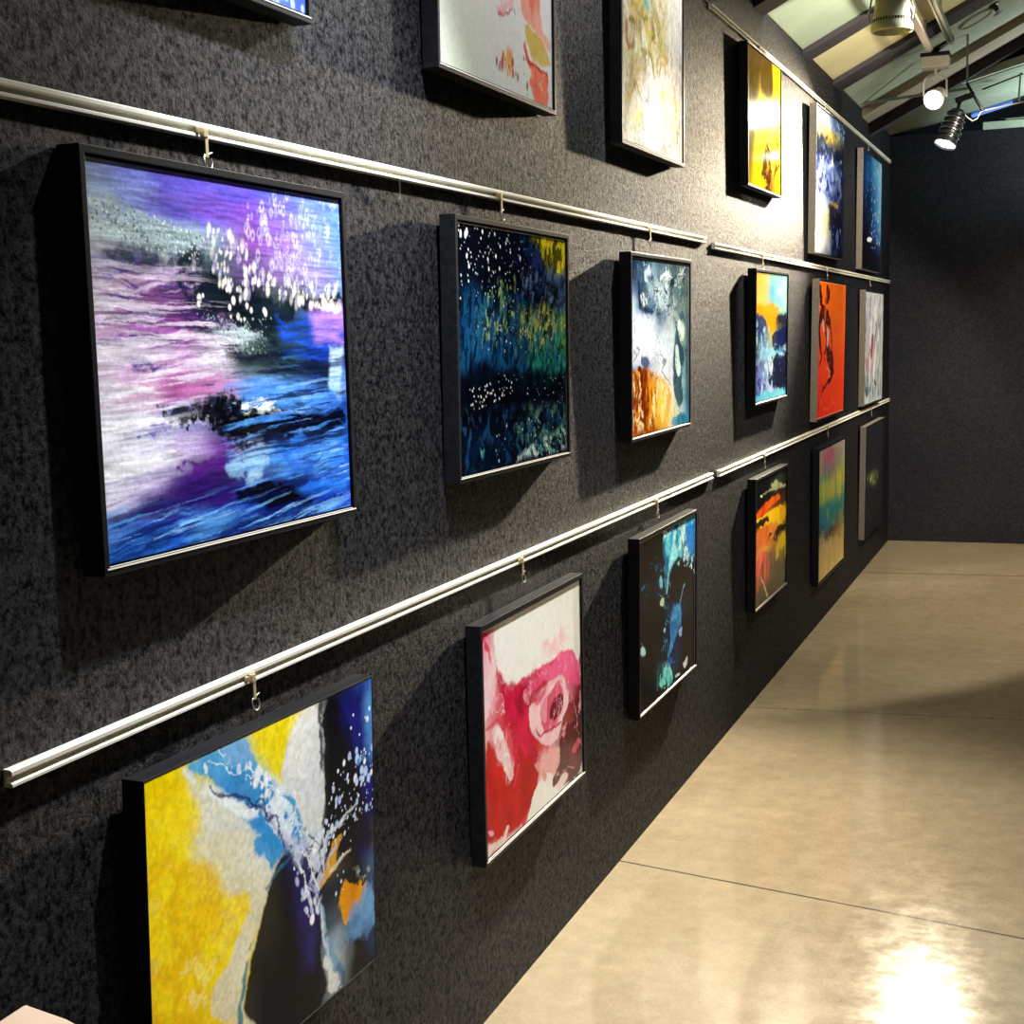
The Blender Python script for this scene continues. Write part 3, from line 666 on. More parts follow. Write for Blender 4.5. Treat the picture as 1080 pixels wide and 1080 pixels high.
def art_P4(p):
    p.grid(['e8b858 d8bc70 98c8b0 98d0c8 a0d8d0',
            'e8b858 d8b868 80c0c8 90d0d0 a8dcd0',
            'e8bc60 d8b868 68b0c8 a8d0d0 98c8c0',
            'e8c068 e0c070 80b4c0 80bcc8 a8d4cc',
            'e8a830 e8a830 c8b468 98c0b0 90c0b8',
            '304060 485060 d89c20 504838 283048',
            '1c3060 284078 d8a020 50503c 1c2440',
            '304858 406890 b0b070 304870 181c50',
            '405c60 6888b0 90a8a0 306088 181c58',
            '203058 80a8c8 98c8d8 60a8c8 1c2458',
            '182050 5c7ca8 80a0c0 1c2440 141c38',
            '202c68 7c98c8 98b8d0 202848 181c40',
            '1c2c88 405098 a0b8e0 283050 181c40',
            '2c50a8 485ca8 b0c8e8 2c4068 243060',
            '48a0c8 68b8d8 a0d0e8 60c0d8 58b8d8'], .04, 6)
    p.poly(['f0a818', 'e89010'], [(14,253),(637,232),(783,300),(508,436),(374,451),(336,351),(46,301)], .02, .04, 9, .85)
    p.poly(['202c50', '14204c', '405078'], [(-2,317),(270,334),(306,400),(211,449),(3,446)], .012, .05, 14, .95, brk=.3)
    p.poly(['181c30', '2c2c40'], [(573,351),(1004,299),(1010,406),(788,404),(644,377)], .012, .05, 14, .95, brk=.28)
    p.poly(['141850', '1c1c48'], [(510,470),(1009,389),(1022,603),(621,609),(479,537)], .02, .05, 10, .9)
    p.strk(['c8dce8', 'a0b8d0'], [(0,381),(440,418),(453,706),(13,688)], 20, 14, .2, .58, .06, .02, .85)
    p.strk(['8c98d0', '101860'], [(11,656),(319,701),(397,941),(23,933)], 14, 18, 0, .5, .08, .02, .9)
    p.poly(['101428', '1c2440'], [(484,639),(1024,639),(1041,947),(464,928),(356,787)], .012, .05, 12, .95, brk=.25)
    p.strk(['b8d8e8', '80b8d8'], [(120,562),(1021,585),(949,655),(188,663)], 8, 30, 0, .5, .08, .02, .9)
    p.strk(['d8e4f0', 'a8c0e8'], [(285,666),(555,676),(534,967),(168,959)], 14, 22, .2, .5, .08, .02, .9)
    p.strk(['3c3c90', '6060b0'], [(519,658),(1025,657),(1041,947),(464,928)], 20, 20, .5, .64, .05, .02, .8)
    p.poly(['58b8d8', '80d0e0'], [(-20,946),(602,937),(965,942),(969,1005),(-17,1012)], .015, .03, 10, .85)
    p.c = np.clip(p.c, 0, 1) ** 1.1 * .74
    p.grain(.08, 40, 40)
def art_P5(p):
    p.grid(['f06810 f87010 f87418 f87010', 'f86410 f86c18 f87018 f86810', 'f04c10 f85c18 f86418 f86018', 'f03c14 f44818 f85018 f04c14', 'ec2c10 f03c18 f04418 ec3c14', 'e42410 ec3018 ec3c18 e83014'], .04, 4)
    D = ['180408', '340a12', '0c0406']
    p.poly(D, [(-1,2),(71,12),(102,80),(145,155),(113,193),(50,169),(30,82)], .006, .03, 18, .97, cut=1)
    p.poly(D, [(256,31),(329,12),(391,59),(392,124),(319,164),(234,185),(206,154),(289,113)], .006, .03, 18, .97, cut=1)
    p.poly(D, [(87,181),(207,166),(363,222),(434,281),(415,346),(246,307),(124,307),(43,345),(24,270)], .008, .04, 16, .95, cut=1, brk=.25, bf=18)
    p.line(D, [(71,257),(45,358),(78,459),(146,537),(92,612)], [.03, .04, .03, .022, .012], .006, .03, 16, .95, brk=.33, bf=22)
    p.line(D, [(241,256),(262,346),(296,437),(279,515),(259,566)], [.03, .022, .02, .025, .02], .006, .03, 16, .95, brk=.3, bf=22)
    p.line(D, [(408,281),(477,386),(493,480),(543,574),(574,683)], [.022, .028, .022, .02, .016], .006, .03, 16, .95, brk=.28, bf=22)
    p.poly(D, [(274,462),(479,466),(556,575),(585,721),(492,722),(444,638),(339,608)], .008, .05, 16, .95, cut=1, brk=.3, bf=20)
    p.poly(['d8c8e0', 'f09078'], [(122,288),(181,275),(225,346),(181,397)], .005, .02, 18, .9)
    p.poly(['c8b8d8', 'e07860'], [(300,346),(375,336),(377,477),(315,496)], .005, .02, 18, .9)
    p.line(D, [(572,656),(511,714),(353,746),(201,791),(125,831),(63,930)], [.016, .02, .012, .014, .008, .01], .005, .03, 18, .95, brk=.25, bf=20)
    p.line(['58101c', '902018'], [(22,622),(148,563),(266,514)], .008, .006, .03, 16, .9, brk=.35)
    p.line(['e8a070', 'f0b090'], [(329,633),(448,671),(388,715)], .006, .005, .02, 14, .9)
    p.line('902010', [(260,761),(144,768),(53,827)], .007, .006, .03, 14, .8)
    p.strk(['f87828', 'f03010'], ALL, 8, 5, .4, .6, .06, .05, .5)
    p.line(['f08040', 'f89060'], [(117,869),(309,948),(839,902)], .003, .004, .04, 9, .6)
    p.grain(.05, 40, 40)
    p.line('f0a088', [(0, 4), (996, 4), (996, 996), (4, 996)], .004, .003, 0, 1, .8)
def art_P6(p):
    p.grid(['b0b4c0 b8bcc8 c0c4cc c8ccd4', 'a8acb8 b8bcc8 c0c4cc c8ccd4', '9ca0b0 a8acb8 b8bcc4 c0c8d0', '8c909c b0a8b4 a8b0b8 b8c0c8', 'a0a0a8 b09098 a8b0b4 b8bcc0', '9ca4ac a89ca4 a8b0b8 b0b8c0', '6c7c84 90a0a8 98a8b0 a8b4b8', 'a8b4b8 a8b8bc a8b8bc b0bcc0'], .06, 5)
    p.strk(['485058', '70747c'], [(-12,39),(998,-5),(1050,994),(-23,946)], 14, 4, .25, .6, .06, .03, .8)
    p.poly(['682838', '8c4454', '401820'], [(357,393),(486,346),(447,539),(313,631),(217,597)], .012, .03, 10, .95)
    p.line(['28303c', '485460'], [(508,169),(424,298),(298,472),(177,659),(142,783)], .010, .01, .04, 9, .85)
    p.line('38404c', [(215,64),(95,252),(25,468),(-9,591)], .010, .012, .05, 9, .75)
    p.line('303840', [(720,314),(884,414),(853,614),(712,742)], .009, .01, .04, 9, .7)
    p.poly(['243034', '384c54'], [(417,731),(618,804),(675,873),(473,814)], .012, .03, 10, .9)
    p.poly(['20343c', '4c6068'], [(29,825),(334,856),(341,936),(64,920)], .02, .04, 10, .85, brk=.35)
    p.poly('8c5060', [(36,592),(217,597),(137,720),(17,685)], .02, .03, 10, .6)
    p.strk('dce0e4', ALL, 12, 5, .2, .62, .05, .03, .8)
    p.grain(.08, 40, 40)
def art_B1(p):
    p.grid(['e0c800 e0cc10 9cb080 68a8d0 d8d030 e8d818 d8dcd0 101018 141850 3060b0',
            'e8d008 e8d418 d0d080 5898d0 c0c870 e8d820 d8dcd4 101018 181c60 304ca0',
            'e8d010 e8d820 d8d8b0 c8d4d8 78b0d8 d8d8c8 d8dce0 141820 181c58 202c80',
            'e8d010 e8d828 d8d8b8 d8d8d0 60a0d0 88b0d8 d8dce0 181c24 141838 181c58',
            'e8cc08 e8d420 e0d880 d8d8d0 c8d4d8 3890c8 c0d0d8 202830 14141c 141850',
            'e8c808 e8cc10 e8d420 e0d8a0 d8d8c8 384860 303060 303848 141418 141834',
            'e0b808 e8c408 e8cc10 e8d838 d8d090 14141c 181838 484030 141418 604c20',
            'd8a808 e8bc08 e8c808 e8d020 c8c090 101016 181830 1c2430 141418 385878',
            'd0a008 e0b408 e8c810 e0cc30 707468 101016 161628 404c58 131318 203858',
            'd8a808 e0b808 e8c410 d8d0a0 181c24 0e0e14 141420 88a0b0 121216 101830',
            'd8a408 e0b408 e0c018 d8d4b8 101418 0e0e14 12121a a0acb0 121216 101018',
            'd8a810 e0b810 dcc850 d0d0bc 101418 0e0e14 111118 707c88 111115 0e0e14'], .035, 5)
    p.poly(['ecd208', 'e6c008', 'f0dc20', 'e2b408'], [(-14,-11),(107,1),(180,120),(183,265),(-7,192)], .04, .06, 4, .8, cf=4)
    p.poly(['ecd010', 'e2b40c', 'f0d818', 'e6c010'], [(-4,132),(123,225),(191,294),(297,425),(394,442),(371,524),(328,617),(251,626),(199,764),(-10,653)], .03, .05, 5, .9, cf=5)
    p.poly(['d8d8d0', 'c8ccc0', 'e4e0d0'], [(140,20),(225,91),(315,194),(380,284),(468,389),(301,316),(185,209),(196,153)], .03, .05, 6, .85)
    p.poly(['d8d8c8', 'd0c8a0'], [(150,197),(409,305),(447,408),(476,465),(431,554),(389,598),(365,687),(310,843),(208,779),(222,665),(328,610),(414,458),(297,418),(253,322)], .02, .04, 7, .9)
    p.poly(['e8d810', 'e0cc10', 'f0e040'], [(390,-2),(589,4),(642,104),(552,147),(497,178),(447,110)], .03, .05, 6, .95)
    p.poly(['d4d8d4', 'c8ccd0', 'e0e4e0'], [(589,12),(727,9),(739,214),(739,402),(689,485),(654,470),(591,281),(528,205)], .02, .03, 7, .95)
    # blue stream
    p.poly(['2890d0', '1c7cc0', '4ca4d8'], [(137,-11),(247,4),(370,5),(407,95),(528,212),(591,281),(632,419),(565,406),(442,237),(334,184),(226,78)], .012, .03, 10, .92)
    p.poly(['5c98d0', '80acd8'], [(247,4),(380,8),(417,92),(338,85)], .02, .03, 9, .7)
    p.poly(['1c8cd0', '2878b8'], [(343,212),(452,248),(523,343),(521,412),(468,389)], .015, .03, 12, .9)
    p.poly(['2484c8', '3c98d4'], [(399,301),(544,361),(554,410),(498,445),(466,449),(422,375)], .012, .03, 12, .95)
    p.line(['d8e4ec', 'e8eef0'], [(132,10),(225,98),(324,198),(442,252),(523,350),(608,450)], [.008, .015, .022, .012, .014, .014], .008, .03, 12, .9, brk=.38, bf=24)
    p.line('1c2860', [(234,94),(297,163),(364,182),(442,244),(503,320),(575,435)], [.003, .006, .005, .007, .007, .009], .005, .03, 12, .9)
    p.strk(['e0e8f0', 'b8d0e8'], [(320,57),(427,88),(528,197),(613,320),(586,440),(523,358),(443,223)], 22, 10, .75, .55, .06, .02, .9)
    p.dots(['e8eef4', 'c8dcec'], [(329,61),(427,88),(528,212),(633,404),(503,320),(385,144)], 60, .004, .016, 1.2, .7, .9, .4)
    p.line('2090c0', [(538,238),(591,289),(611,357),(638,418)], [.004, .01, .006, .003], .006, .01, 12, .9)
    p.dots('d0ecf0', [(206,10),(228,18),(227,48),(205,40)], 2, .006, .009, 1.5, 0, .9, .3)
    # black field on the right
    p.poly(['0c0c12', '121218'], [(727,13),(837,19),(910,194),(899,577),(700,490),(740,371),(739,214)], .01, .02, 14, .97)
    p.poly(['14145c', '1c1c70', '101040'], [(825,15),(1023,16),(1007,624),(899,577),(934,284),(872,141)], .05, .05, 5, .85)
    p.poly(['3c70c0', '5898d8'], [(947,44),(1022,25),(1015,313),(975,241)], .04, .03, 6, .75)
    p.poly(['0e0e14', '14141c'], [(767,287),(909,218),(958,391),(1010,495),(1007,624),(736,506)], .05, .05, 6, .9)
    p.line('202428', [(721,15),(730,126),(733,227),(747,342),(727,397)], .012, .008, .03, 14, .9, brk=.4)
    p.dots(['d0dcf0', 'a8bce0', 'e8ecf4'], [(793,265),(883,209),(1003,250),(997,456),(863,452),(788,437),(724,500),(702,433)], 55, .003, .012, 1.3, .3, .95, .3)
    p.dots('a8c4e8', [(897,198),(1003,242),(986,360),(880,321)], 8, .010, .016, 1.15, .1, .95, .2)
    p.dots('4878b0', [(902,232),(961,261),(961,293),(901,264)], 2, .012, .016, 1.1, 0, .9, .3)
    p.dots(['e0e8f4'], [(874,70),(1006,102),(1003,225),(871,173)], 6, .004, .010, 1.1, 0, .9, .3)
    p.line(['c8d0d8', 'a0b0c0'], [(904,403),(825,437),(750,453),(712,495)], [.003, .009, .007, .012], .006, .03, 14, .9, brk=.35, bf=30)
    # knot of paint where the streams meet
    p.poly(['0d0d13', '13131a'], [(575,427),(520,433),(476,472),(431,554),(387,641),(364,730),(329,855),(636,1044),(734,997),(707,871),(695,659)], .012, .02, 12, .97)
    p.poly(['1c1850', '2c2870', '14143c'], [(543,406),(585,462),(650,583),(695,674),(689,861),(621,778),(581,604)], .05, .05, 6, .75)
    p.line(['1c5068', '2c7088'], [(575,435),(497,467),(454,499)], .006, .006, .02, 14, .8)
    p.line(['2c7890', '206478'], [(377,636),(354,710),(327,781),(320,849)], [.005, .012, .012, .016], .008, .03, 12, .9, brk=.4)
    p.strk(['e0e4ec', 'a8b4d8', 'c8d8e8'], [(523,352),(679,418),(724,523),(695,674),(662,588),(585,477)], 22, 12, .9, .48, .07, .015, .95)
    p.poly(['d8dce0', 'b8c8d8'], [(633,399),(739,411),(736,520),(698,566),(653,492)], .012, .04, 14, .9, brk=.3, bf=20)
    p.strk('20304c', [(588,380),(739,419),(723,554),(675,548)], 24, 10, 1.1, .6, .05, .015, .9)
    p.line(['c89018', 'd8a020', 'b8a060'], [(824,479),(785,510),(759,554),(715,590)], [.004, .018, .024, .012], .008, .03, 14, .95, brk=.3)
    p.line(['d8dcd8', 'c8a040'], [(861,555),(809,560),(759,570)], [.003, .008, .006], .006, .02, 14, .9)
    p.poly(['d89010', 'e0a010', 'c87c08'], [(792,698),(858,647),(964,687),(949,739),(881,765),(828,804)], .015, .05, 12, .95, brk=.22)
    p.poly(['4c84c0', '6ca0d0', '2c5890'], [(894,755),(949,714),(996,770),(1000,908),(931,898),(852,841),(841,803)], .025, .05, 8, .85)
    p.poly(['203c68', '14284c'], [(918,875),(1000,891),(1004,1013),(943,955)], .04, .05, 7, .7)
    p.strk('b8c8b8', [(872,621),(965,654),(988,800),(950,689)], 26, 20, 0, .6, .05, .02, .8)
    p.poly(['d8d8d0', 'c8ccd0'], [(714,842),(751,846),(786,929),(815,1007),(746,1000),(729,931)], .01, .03, 14, .95, brk=.2)
    p.line(['4890b8', '88b8d0', '2c5c80'], [(707,680),(728,770),(774,890),(817,962),(815,1003)], [.005, .013, .02, .014, .008], .008, .03, 12, .9, brk=.28)
    p.line(['c8d4dc', 'a8b8d8'], [(707,665),(711,745),(732,836),(749,893)], [.004, .007, .009, .012], .006, .02, 14, .9, brk=.3)
    p.dots(['d8e0f0', 'b0b8e0'], [(574,472),(696,644),(694,690),(636,677),(583,529)], 26, .004, .012, 1.6, -.4, .9, .4)
    p.dots('f0f0f8', [(642,664),(671,675),(670,698),(644,685)], 1, .014, .015, 1.2, 0, 1, .3)
    p.dots('d8dce4', [(762,468),(900,535),(843,714),(768,662)], 10, .003, .007, 1.2, 0, .9, .4)
    p.strk(['f4ec90', 'c89808'], [(-4,132),(191,294),(352,494),(251,626),(199,774),(-10,650)], 12, 14, .5, .63, .05, .05, .45, .05, 6)
    p.strk(['f8f8f4', 'c8c8bc'], [(589,12),(727,9),(739,214),(700,490),(528,212)], 14, 20, 1.1, .62, .05, .03, .5, .03, 6)
    p.line(['e8f0f4', 'c8dce8'], [(229,11),(337,98),(445,159),(590,311),(632,419)], .003, .003, .05, 12, .9, brk=.4, bf=26)
    p.line(['f0f4f4', 'd0e0e8'], [(256,14),(367,95),(485,210),(612,350),(689,485)], .003, .003, .05, 12, .9, brk=.42, bf=26)
    p.line(['1c1c60', '28307c'], [(364,178),(442,237),(503,305),(543,396)], .005, .004, .04, 14, .9, brk=.35)
    for t in ([(587,424),(653,499),(703,600)], [(609,419),(688,507),(712,573)], [(574,457),(634,545),(696,651)], [(533,364),(631,459),(699,543)], [(738,443),(730,510),(704,577)], [(824,486),(760,523),(712,588)], [(788,416),(743,492),(710,579)]):
        p.line(['e8ecf4', 'b8c4e4', '90a8d0'], t, [.002, .005, .003], .003, .03, 16, .9, brk=.38, bf=34)
    p.line(['101420', '283050'], [(656,408),(701,474),(713,557)], [.004, .004, .003], .004, .03, 16, .9, brk=.35)
    p.dots(['e0e8f4', 'c0d0ec'], [(779,291),(1001,324),(997,473),(824,484),(736,506)], 60, .0015, .006, 1.5, .5, .9, .4)
    p.grain(.16, 70, 70)
def art_B2(p):
    p.grid(['c05878 d0c8c4 d4d4ce d8d8d2 d8d8d2 d4d4ce',
            'c86080 d0ccc4 d4d4ce d4d4ce d8d8d2 d4d4ce',
            'd090a0 cc98a4 d0d0c8 d4d0ca d4ccc8 d4ccc8',
            'c88898 c87888 d0c8c0 d0b0b4 d098a8 c86080',
            'd09ca4 b83050 c04060 c03058 d05078 b82850',
            'c88890 b01830 901828 a81838 b84060 a02048',
            'd0a0a0 b02030 981828 c898a0 c06880 a01c40',
            'c06868 c05058 a01424 c89098 c07888 801830',
            'b81818 c06058 a01420 a81828 803038 501818',
            'b81414 b83838 a8141c b84048 803838 401414',
            'b01410 b01418 a81418 c89898 704040 482020',
            '981410 b01414 a81418 d0c4c0 c8b8b4 806058',
            '981810 a81414 b01818 d0d0c8 d4d4ce d4d4ce',
            'c08880 d0b8b4 c89c98 d4d4ce d4d4ce d4d4ce'], .05, 4)
    p.poly(['d4d4ce', 'd8d8d4'], [(107,-27),(1021,-8),(1004,426),(937,391),(905,324),(710,311),(527,311),(411,316),(272,337),(219,320),(146,233),(111,160)], .015, .03, 9, .95)
    p.poly(['c82858', 'd86088', 'b81c48'], [(526,338),(710,324),(872,329),(1005,411),(1017,562),(865,485),(706,407),(464,412),(324,393),(367,355)], .025, .04, 8, .85)
    p.strk(['d88098', 'e0a8b4'], [(565,132),(748,168),(939,334),(710,311),(589,261)], 8, 10, .3, .58, .07, .03, .6)
    p.poly(['c81c48', 'a81430', '901028'], [(96,206),(147,209),(219,320),(381,359),(406,420),(415,556),(438,672),(537,765),(504,834),(410,986),(242,992),(35,937),(3,834),(144,806),(226,749),(270,662),(214,434)], .02, .04, 7, .92, cf=5)
    p.poly(['c01418', 'a81410', '8c1010'], [(8,486),(58,480),(129,582),(175,702),(252,760),(286,615),(422,720),(506,807),(441,931),(353,988),(162,982),(36,931)], .02, .04, 7, .92, cf=5)
    p.poly(['701018', '58101c'], [(271,363),(367,361),(390,468),(360,511),(295,435)], .03, .03, 7, .55)
    p.poly(['d4b4b8', 'd8c8c8', 'c890a0'], [(8,8),(100,120),(119,250),(90,341),(0,409)], .025, .04, 8, .7)
    p.poly(['b82040', 'c84058'], [(-11,-9),(56,15),(67,42),(18,47),(52,93),(97,193),(39,114),(-7,52)], .012, .03, 12, .9)
    p.poly(['d4c8c4', 'c8b0b0', 'dcd4d0'], [(47,451),(136,438),(183,526),(219,616),(268,713),(239,754),(176,690),(116,577)], .012, .03, 12, .95, cf=12)
    p.line(['c83c60', 'b82848'], [(23,430),(124,415),(185,488),(246,600),(295,724),(265,771)], .008, .008, .03, 10, .85)
    # rose like swirl
    p.poly(['d0a0a8', 'd8b8bc', 'c88898'], [(419,451),(520,471),(567,432),(738,403),(816,470),(861,585),(793,634),(741,729),(630,737),(497,667),(428,575)], .012, .02, 9, .97)
    p.poly(['c04060', 'b02848'], [(534,503),(642,456),(753,436),(799,507),(761,623),(664,673),(558,621)], .015, .03, 9, .9)
    p.poly(['701828', '501018', '8c2038'], [(644,540),(718,509),(797,535),(778,600),(681,630),(630,591)], .012, .02, 10, .95)
    p.poly(['c87888', 'd090a0'], [(538,409),(612,433),(604,624),(531,557)], .012, .03, 9, .7)
    p.line(['d8b0b4', 'd090a0'], [(609,501),(627,438),(737,424),(799,493)], .007, .007, .02, 10, .9)
    p.line('901838', [(491,597),(528,638),(603,651),(664,659),(760,651)], .006, .006, .02, 12, .9)
    p.poly('c01c48', [(435,430),(551,441),(644,415),(564,486),(447,474)], .02, .03, 9, .7)
    p.poly(['601820', '401014', '782028'], [(741,715),(841,679),(1011,709),(1010,1007),(846,986),(731,968),(638,916),(720,835)], .015, .04, 8, .93)
    p.poly(['b84058', 'c86070'], [(885,840),(955,807),(1006,856),(935,874),(867,863)], .012, .03, 12, .85)
    p.poly(['d4a8a4', 'c88c88'], [(613,766),(724,744),(737,813),(686,907),(610,849),(566,790)], .01, .03, 12, .92)
    p.poly(['d0a090', 'c07060'], [(450,731),(536,792),(595,843),(593,884),(519,840)], .008, .02, 12, .9)
    p.poly('d4c0bc', [(683,963),(749,925),(831,943),(812,987),(714,990)], .01, .02, 12, .92)
    p.vein(['d87890', 'e0a8b4', '8c1830'], [(96,218),(1041,392),(1017,1010),(533,873),(459,518)], 5, 4, .25, .03, .65, .04)
    p.vein(['e0b8bc', 'd890a0'], [(-11,3),(125,127),(310,703),(251,785),(-15,453)], 6, 4, .2, .035, .7, .03)
    p.vein(['780c10', 'd83038'], [(8,486),(513,646),(437,1025),(35,949)], 4, 3, .3, .035, .6, .04)
    p.strk(['e0c8c8', 'c06878'], [(47,451),(186,463),(281,719),(200,738)], 20, 12, .4, .6, .06, .02, .7)
    p.poly(['d4d4ce', 'd0ccc4'], [(366,994),(474,863),(563,878),(620,965),(845,1014),(1017,1010),(1016,1039),(409,999)], .008, .02, 10, .97)
    p.poly(['c8a8a0', 'd4c4bc'], [(10,938),(136,970),(218,916),(201,987),(83,997),(-5,1006)], .012, .03, 12, .9)
    p.poly('d490a0', [(13,882),(63,898),(66,925),(24,909)], .006, .01, 12, .9)
    p.grain(.05, 40, 40)
def art_B3(p):
    p.grid(['0b0b10 0b0b10 0b0b10 105070 30a0c0 2080c0', '0b0b10 0b0b10 0c1018 186888 1c80b8 1460b0', '0b0b10 0b0b10 0c1420 0c3040 0c1820 1c70b0', '0b0b10 0b0c12 0e2030 0c1c28 0b0b10 0c2030', '0b0b10 0b0b10 0c1018 0b0c12 0c1018 0b0b10', '0b0b10 0b0b10 0b0b10 103460 0c1828 0b0b10', '0b0b10 0b0b10 0b0b10 141c50 0b0b10 0b0b10', '0b0b10 0b0b10 0c1018 101440 0b0b10 0b0b10', '0b0b10 0b0b10 104050 0c2840 0b0b10 0b0b10', '0b0b10 0b0b10 0c1018 0b0b10 0b0b10 0b0b10'], .05, 5)
    p.poly(['2890b8', '60c0d0', '146890', '104c70'], [(404,5),(986,16),(989,253),(882,300),(757,246),(557,230),(481,411),(443,414),(424,241),(386,130)], .015, .05, 9, .93, cf=10)
    p.strk(['b8e0e0', '80d0d8'], [(461,28),(838,44),(756,205),(519,248)], 14, 10, .5, .55, .07, .02, .9)
    p.poly(['1878d0', '2060b8'], [(796,23),(999,11),(1002,269),(839,195)], .03, .04, 7, .85)
    p.poly(['0b0b10', '0e0e14'], [(538,239),(675,222),(798,268),(990,351),(992,477),(758,423),(598,492),(519,393)], .015, .04, 9, .97)
    p.dots(['e0e8f0', '90c8e0'], [(616,216),(989,267),(991,393),(883,327),(656,265)], 20, .005, .014, 1.2, 0, .9, .4)
    p.line(['60b8c8', '90c8c0'], [(518,222),(481,306),(462,393)], .010, .008, .02, 10, .85)
    p.poly(['3898b8', 'a8d8e0'], [(313,268),(368,254),(387,349),(324,347)], .012, .03, 12, .9)
    p.poly(['c8d8a8', '60a898'], [(332,413),(424,397),(406,457),(361,453)], .01, .02, 12, .9)
    p.line(['388090', '70b0a8'], [(799,419),(738,472),(698,530)], .008, .006, .02, 12, .85)
    p.poly(['1c5c98', '3890c0', '181c60'], [(559,509),(698,517),(719,604),(699,680),(599,734),(540,798),(463,802),(540,691),(501,600)], .02, .05, 9, .92, cf=8)
    p.poly(['d8e0f0', '8098c8'], [(679,675),(752,681),(753,736),(699,735)], .008, .02, 14, .95)
    p.poly('a0b0c8', [(406,601),(436,603),(429,633),(399,625)], .006, .01, 14, .9)
    p.poly(['a8c8c8', '507878'], [(16,595),(101,631),(101,682),(33,674)], .012, .03, 14, .9, brk=.35)
    p.poly(['1c5068', '2c6c80'], [(17,262),(102,269),(51,295)], .012, .02, 12, .8)
    p.poly(['2c90a0', '60c0b8', 'a0d8c8'], [(425,843),(560,871),(581,972),(483,968),(296,947),(332,906)], .015, .05, 12, .95, brk=.25, cf=10)
    p.poly('2050a0', [(425,804),(560,803),(560,884),(444,862)], .02, .03, 10, .7)
    p.poly(['d0d8d8', '8098a0'], [(754,929),(812,926),(854,897),(855,960),(796,973)], .006, .01, 14, .9, brk=.3)
    p.line('c0d0e0', [(620,970),(701,975)], .008, .006, .01, 10, .9)
    p.vein(['80d0d8', 'd0ecec', '104060'], [(386,-12),(999,11),(1003,283),(757,259),(499,244)], 7, 6, .25, .05, .85, .02)
    p.vein(['2c80a8', '60b0c8'], [(295,200),(557,257),(481,489),(718,522),(720,713),(560,803),(369,721)], 7, 6, .25, .03, .8, .03)
    p.vein(['0c2c40', '164a60'], [(1,39),(480,136),(481,489),(0,368)], 5, 5, .25, .02, .8, .05)
    p.vein(['90e0d0', '0c3040'], [(295,791),(600,869),(561,1006),(296,953)], 9, 8, .2, .06, .9, .02)
    p.grain(.3, 70, 70)
def art_B4(p):
    p.grid(['0d0d10 0d0d10 0d0d10 0e0e10', '0d0d10 0e0e10 303828 1c2018', '0d0d10 14100e 302018 20180e', '401410 a04818 703810 302010', '804010 d09818 d8a818 c89818', '302010 c07820 d8a020 806818', 'c86020 d0902c a87020 585020', 'c07838 c8783c 685828 c8a418', 'c05038 c85840 605030 b89818', 'b84030 a04838 484030 484030', '403020 403c2c 3c3828 3c3828', '242018 2c281e 2c281e 282418'], .05, 5)
    p.poly(['788058', 'a0a878', '404830'], [(465,68),(642,60),(747,100),(855,121),(1020,164),(829,157),(568,139),(320,129),(178,133),(295,113),(517,119)], .012, .025, 14, .9, brk=.3)
    p.poly('c0d8c0', [(140,117),(205,122),(206,144),(145,135)], .008, .01, 12, .9)
    p.poly(['c83810', 'e06818', '901c0c'], [(-3,239),(322,204),(646,183),(804,199),(753,244),(521,247),(229,289),(-2,287)], .015, .02, 12, .93)
    p.poly(['e8b010', 'f0c020', 'e09818'], [(44,295),(522,286),(971,303),(977,451),(787,459),(476,393),(92,388),(21,315)], .015, .02, 12, .95)
    p.poly(['0e0c0a', '141210'], [(-1,311),(230,314),(449,344),(328,380),(91,364),(0,372)], .01, .03, 10, .97)
    p.poly(['d87c28', 'c85820', 'e0a040'], [(1,384),(476,393),(760,428),(583,566),(285,560),(4,506)], .015, .025, 12, .9)
    p.poly(['101008', '201c10'], [(656,462),(977,465),(1007,523),(790,525),(635,575),(532,556),(606,492)], .012, .025, 14, .95, brk=.3)
    p.poly(['181410', '302818'], [(332,519),(454,471),(555,509),(406,526)], .008, .04, 12, .95, brk=.3)
    p.poly(['e0b814', 'd0a818'], [(635,601),(980,519),(969,664),(796,684),(693,756),(614,727)], .012, .02, 12, .95)
    p.poly(['c84030', 'd85c48', 'b03020'], [(30,621),(238,564),(409,635),(364,753),(244,790),(33,757)], .012, .025, 14, .9, brk=.25)
    p.strk(['605434', '383020'], [(385,630),(959,689),(945,1023),(396,989),(17,986),(11,752)], 18, 4, .1, .5, .08, .02, .85)
    p.line(['b89868', 'd0b890'], [(197,792),(296,890),(396,983)], .012, .01, .03, 10, .9)
    p.grain(.1, 40, 40)
